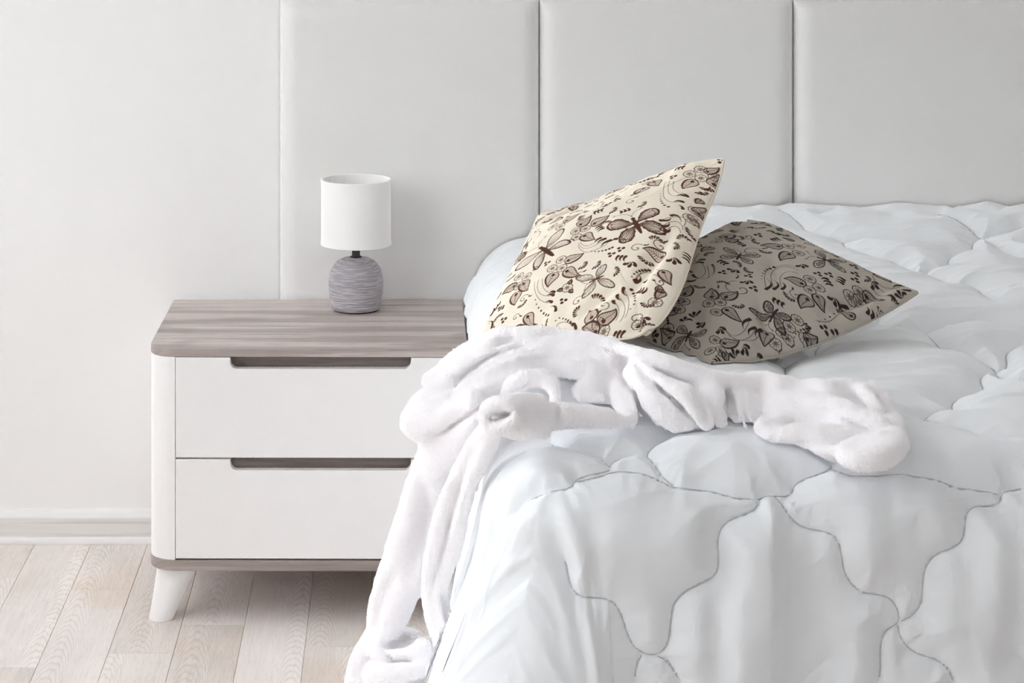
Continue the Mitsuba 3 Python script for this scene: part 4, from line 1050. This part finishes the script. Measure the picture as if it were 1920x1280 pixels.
    def curl(self, a, b):
        a, b = np.asarray(a, float), np.asarray(b, float)
        r = np.hypot(*(b - a))
        t = np.linspace(0, 1, 60)
        th = np.arctan2(*(a - b)[::-1]) + t * 7.2
        self.line(b + (np.stack([np.cos(th), np.sin(th)], 1) * (r * (1 - t) ** 1.2 * 0.75 + 0.8)[:, None]), 0.28, 0.5)
        self.drop(b + (a - b) * 1.5, a, 1.1)

    def wing(self, root, ex, ey, pts, kind):
        """Outline in body lengths (forward, sideways); ribs run from the root."""
        c = np.array(pts, float)
        s = np.concatenate([[0], np.cumsum(np.hypot(*np.diff(c, axis=0).T))])
        sp = CubicSpline(s, c)(np.linspace(0, s[-1], 70))
        sp = sp * {1: 0.60, 2: 0.66, 3: 0.95, 4: 0.74, 5: 0.72, 6: 0.80}[kind]
        p = root + sp[:, :1] * ex + sp[:, 1:] * ey
        n = len(p)
        w = np.sin(np.pi * np.linspace(0, 1, n))
        S = np.hypot(*ex)
        thick = {1: 0.020, 2: 0.026, 3: 0.024, 4: 0.034, 5: 0.016, 6: 0.018}[kind] * S
        self.line(p, 0.3)
        self.discs(p, 0.25 + thick * w)
        self.fill(Polygon(p).buffer(0), {1: 0.10, 2: 0.30, 3: 0.06, 4: 0.22, 5: 0.12, 6: 0.2}[kind])
        ribs = {1: 9, 2: 13, 3: 7, 4: 8, 5: 8, 6: 8}[kind]
        for k in np.linspace(n * 0.22, n * 0.80, ribs).astype(int):
            e = p[k]
            m = root + (e - root) * 0.5 + (p[n // 2] - root) * 0.04
            self.line(self.quad(root, m, root + (e - root) * 0.94, 20), {2: 0.30}.get(kind, 0.24), {2: 0.42}.get(kind, 0.2))
            if kind in (2, 4):
                self.discs(root + (e - root) * 0.86, 0.032 * S)
        if kind in (4, 5, 6):
            for f in (0.45, 0.68):
                c0 = root + (p[n // 2] - root) * f
                t = np.linspace(0, 2 * np.pi, 30)
                for g in (0.10, 0.05):
                    self.line(c0 + S * g * np.stack([np.cos(t), np.sin(t)], 1), 0.28)
        if kind in (2, 4):
            for k in range(10, n - 8, 7):
                self.discs(p[k], 0.045 * S)

    def butterfly(self, kind, head, tail):
        head, tail = np.asarray(head, float), np.asarray(tail, float)
        S = max(np.hypot(*(head - tail)), 13.0)
        ex = (head - tail) / np.hypot(*(head - tail)) * S
        ey = np.array([-ex[1], ex[0]])
        root = tail + ex * 0.66
        t = np.linspace(0, 1, 40)
        self.discs(tail + ex * t[:, None], S * (0.035 + 0.055 * np.sin(np.pi * np.clip(t * 1.05, 0, 1)) ** 0.7 * (0.6 + 0.4 * t)))
        self.discs(head, S * 0.07)
        up = {1: [(0, .05), (.5, .45), (1.0, 1.1), (.75, 1.6), (.25, 1.25), (.0, .5), (-.02, .05)],
              2: [(0, .05), (.55, .40), (.95, .85), (.80, 1.35), (.30, 1.35), (.02, .7), (-.02, .05)],
              3: [(0, .05), (.5, .30), (1.05, .75), (1.25, 1.3), (.65, 1.15), (.10, .65), (-.02, .05)],
              4: [(0, .05), (.55, .40), (1.0, 1.0), (.95, 1.5), (.45, 1.2), (.05, .7), (-.02, .05)],
              5: [(0, .05), (.45, .45), (.75, 1.0), (.60, 1.6), (.20, 1.3), (.0, .6), (-.02, .05)],
              6: [(0, .05), (.5, .30), (.95, .75), (1.05, 1.3), (.55, 1.2), (.10, .65), (-.02, .05)]}[kind]
        lo = {1: [(-.05, .05), (-.05, .5), (-.35, 1.0), (-.95, 1.1), (-.8, .7), (-.4, .3), (-.1, .04)],
              2: [(-.05, .05), (-.05, .6), (-.40, 1.05), (-1.05, 1.15), (-1.15, .75), (-.6, .3), (-.1, .04)],
              3: [(-.05, .05), (-.15, .6), (-.55, 1.1), (-1.05, 1.2), (-.95, .7), (-.5, .25), (-.1, .04)],
              4: [(-.05, .05), (-.05, .6), (-.35, 1.0), (-.9, 1.0), (-.85, .55), (-.45, .25), (-.1, .04)],
              5: [(-.05, .05), (-.25, .5), (-.75, .9), (-1.25, 1.0), (-1.1, .55), (-.6, .25), (-.1, .04)],
              6: [(-.05, .05), (-.05, .6), (-.35, 1.1), (-.85, 1.15), (-.85, .6), (-.45, .25), (-.1, .04)]}[kind]
        for s in (1, -1):
            self.wing(root, ex, ey * s, up, kind)
            self.wing(root - ex * 0.1, ex, ey * s, lo, kind)
            q = self.quad(head, head + ex * 0.35 + ey * s * 0.10, head + ex * 0.55 + ey * s * 0.50)
            self.line(q, 0.22)
            e, th = q[-1], np.linspace(0, 5.0, 24)
            self.line(e + S * 0.07 * (1 - th / 8)[:, None] * np.stack([np.cos(th) - 1, np.sin(th)], 1), 0.25)
            if kind in (1, 2):
                e = root + 0.63 * (ex * lo[3][0] * 1.02 + ey * s * lo[3][1])
                self.line(e + S * 0.13 * (1 - th / 7)[:, None] * np.stack([np.cos(th), np.sin(th)], 1), 0.7, 0.4)

    def motif(self, kind, p):
        p = np.array(p, float).reshape(-1, 2)
        if kind == 'F':
            self.flower(p[0])
        elif kind == 'L':
            self.leaf(p[0], p[1])
        elif kind == 'S':
            q = self.quad(*p)
            self.line(q, 0.24)
            self.drop(q[-9], q[-1], 2.0)
        elif kind == 'C':
            self.drop(p[0], p[1], 2.0)
        elif kind == 'T':
            q = resample(self.quad(*p), 0.2)[0]
            i = (np.linspace(0, 1, 7) ** 0.9 * (len(q) - 1)).astype(int)
            for n, k in enumerate(i):
                self.discs(q[k], 0.75 + 0.17 * n)
        elif kind == 'd':
            for a in (0.4, 2.5, 4.6):
                self.discs(p[0] + 3.6 * np.array([np.cos(a), np.sin(a)]), 2.1)
        elif kind == 'g':
            d = (p[1] - p[0]) / max(np.hypot(*(p[1] - p[0])), 1e-6)
            for a in (-0.9, 0.0, 0.9):
                e = np.array([d[0] * np.cos(a) - d[1] * np.sin(a), d[0] * np.sin(a) + d[1] * np.cos(a)])
                self.drop(p[0] + e * 1.0, p[0] + e * 8.0, 2.0)
        elif kind == 'V':
            d = (p[1] - p[0]) / max(np.hypot(*(p[1] - p[0])), 1e-6)
            for a in np.linspace(-1.0, 1.0, 6):
                e = np.array([d[0] * np.cos(a) - d[1] * np.sin(a), d[0] * np.sin(a) + d[1] * np.cos(a)])
                self.drop(p[0] + e * 4.0, p[0] + e * 8.6, 1.15)
        elif kind == 'q':
            self.curl(p[0], p[1])
        elif kind[0] == 'B':
            self.butterfly(int(kind[1]), p[0], p[1])


def printed(text, size, nu, nv, cloth, ink, tint):
    pr = Print(size, nu, nv)
    for row in text.split(';'):
        k, *r = row.split()
        pr.motif(k, [int(x) / 10 for x in r])
    # the gaps between the large motifs are strewn with small ones
    rng = np.random.default_rng(nu)
    for _ in range(900):
        taken = cKDTree(np.vstack(pr.dots)[:, :2]) if _ % 12 == 0 else taken
        c = rng.random(2) * np.array(size)
        d = taken.query(c)[0]
        a = rng.random() * 2 * np.pi
        e = np.array([np.cos(a), np.sin(a)])
        if d > 16:
            pr.flower(c)
            for q in (0, 2.1, 4.2):
                g = np.array([np.cos(a + q), np.sin(a + q)])
                pr.leaf(c + g * 8, c + g * (14 if d < 20 else 24))
            taken = cKDTree(np.vstack(pr.dots)[:, :2])
        elif d > 9.5:
            k = rng.choice(['V', 'g', 'C3', 'd'])
            if k == 'C3':
                for j in (-1, 0, 1):
                    o = np.array([-e[1], e[0]]) * j * 5 - e * 5
                    pr.drop(c + o, c + o + e * 9 + np.array([-e[1], e[0]]) * 2, 1.9)
            else:
                pr.motif(k, [*c, *(c + e)])
            taken = cKDTree(np.vstack(pr.dots)[:, :2])
    a, b = pr.finish()
    a, b = a[..., None], b[..., None]
    base = np.asarray(cloth) * (1 - b) + np.asarray(tint) * b
    return base * (1 - a) + np.asarray(ink) * a


def keep_off(v, other, gap=0.003):
    """Moves points that would lie inside another cushion out through its face."""
    pts, nrm = other
    d, i = cKDTree(pts).query(v, workers=-1)
    sd = ((v - pts[i]) * nrm[i]).sum(1)
    deep = (sd < gap) & (d < 0.09)
    return np.where(deep[:, None], v + nrm[i] * (gap - sd)[:, None], v)


def cushion(key, cu, text, cloth, ink, tint, nu, nv, label, other=None):
    note(key, label, 'cushion')
    u, v = np.linspace(0, 1, nu), np.linspace(0, 1, nv)
    Uc, Vc = np.meshgrid(u, v, indexing='ij')
    p = cu.at(Uc, Vc)
    p = rest_on_sheet(p.reshape(-1, 3), 0.0025).reshape(p.shape)
    if other is not None:
        for _ in range(3):
            move = keep_off(p.reshape(-1, 3), other).reshape(p.shape) - p
            p = p + 1.25 * np.stack([gaussian_filter(move[..., c], 9) for c in range(3)], -1)
    col = printed(text, cu.size, nu, nv, cloth, ink, tint)
    i = np.arange(nu * nv).reshape(nu, nv)
    q = np.stack([i[:-1, :-1], i[1:, :-1], i[1:, 1:], i[:-1, 1:]], -1).reshape(-1, 4)
    n = np.cross(p[nu // 2 + 1, nv // 2] - p[nu // 2, nv // 2], p[nu // 2, nv // 2 + 1] - p[nu // 2, nv // 2])
    if n[2] < 0:
        q = q[:, ::-1]
    uvs = np.stack([Uc * cu.size[0], Vc * cu.size[1]], -1).reshape(-1, 2) / 1000
    put(key + '__front_cover', (p.reshape(-1, 3), q), 'mat_printed_cloth', True, uv=uvs, color=col.reshape(-1, 3))
    # the back, coarser; the same cloth turned round
    st = 4
    uu, vv = u[::st] if (nu - 1) % st == 0 else np.append(u[::st], 1.0), v[::st] if (nv - 1) % st == 0 else np.append(v[::st], 1.0)
    Ub, Vb = np.meshgrid(uu, vv, indexing='ij')
    pb = cu.at(Ub, Vb, False)
    pb = rest_on_sheet(pb.reshape(-1, 3), 0.002).reshape(pb.shape)
    if other is not None:
        pb = keep_off(pb.reshape(-1, 3), other).reshape(pb.shape)
    pb[0], pb[-1], pb[:, 0], pb[:, -1] = p[0, ::st], p[-1, ::st], p[::st, 0], p[::st, -1]
    ii_ = np.arange(Ub.size).reshape(Ub.shape)
    qb = np.stack([ii_[:-1, :-1], ii_[:-1, 1:], ii_[1:, 1:], ii_[1:, :-1]], -1).reshape(-1, 4)
    if n[2] < 0:
        qb = qb[:, ::-1]
    cb = col[np.rint((1 - Ub) * (nu - 1)).astype(int), np.rint(Vb * (nv - 1)).astype(int)]
    put(key + '__back_cover', (pb.reshape(-1, 3), qb), 'mat_printed_cloth', True, uv=np.stack([Ub * cu.size[0], Vb * cu.size[1]], -1).reshape(-1, 2) / 1000, color=cb.reshape(-1, 3))
    rim = np.vstack([p[:, 0], p[-1, 1:], p[::-1, -1][1:], p[0, ::-1][1:]])
    put(key + '__seam', tube_mesh(resample(rim, 0.004)[0], 0.0016, 6), key_mat(cloth), True)
    return p[::3, ::3].reshape(-1, 3), quad_normals(p.reshape(-1, 3), q)[i[::3, ::3].ravel()]


def key_mat(cloth):
    return 'mat_seam_light' if cloth[0] > 0.5 else 'mat_seam_dark'


def weave(p, n, uv):
    a, b = uv.x * 900, uv.y * 900
    return 0.5 + 0.25 * dr.sin(a * 6.2832) * dr.sin(b * 6.2832) + 0.25 * dr.sin((a + b) * 3.1416)


CLOTH_C, INK_C, TINT_C = (0.86, 0.785, 0.66), (0.085, 0.032, 0.022), (0.50, 0.33, 0.27)
CLOTH_G, INK_G, TINT_G = (0.43, 0.395, 0.345), (0.035, 0.022, 0.020), (0.30, 0.262, 0.235)
bsdf('mat_printed_cloth', two({'type': 'bumpmap', 'arbitrary': tex(weave, 2.5e-4), 'scale': 0.00012,
     'bsdf': {'type': 'principled', 'base_color': {'type': 'mesh_attribute', 'name': 'vertex_color'}, 'roughness': 0.85, 'specular': 0.15, 'sheen': 0.2}}))
bsdf('mat_seam_light', {'type': 'diffuse', 'reflectance': rgb(*CLOTH_C)})
bsdf('mat_seam_dark', {'type': 'diffuse', 'reflectance': rgb(*CLOTH_G)})
grey_face = cushion('cushion_001', GREY, GREY_PRINT, CLOTH_G, INK_G, TINT_G, 561, 421, 'grey-brown cushion with dark butterfly and flower print lying on the comforter')
cushion('cushion', CREAM, CREAM_PRINT, CLOTH_C, INK_C, TINT_C, 421, 541, 'cream cushion with dark brown butterfly and flower print leaning on the grey one', grey_face)
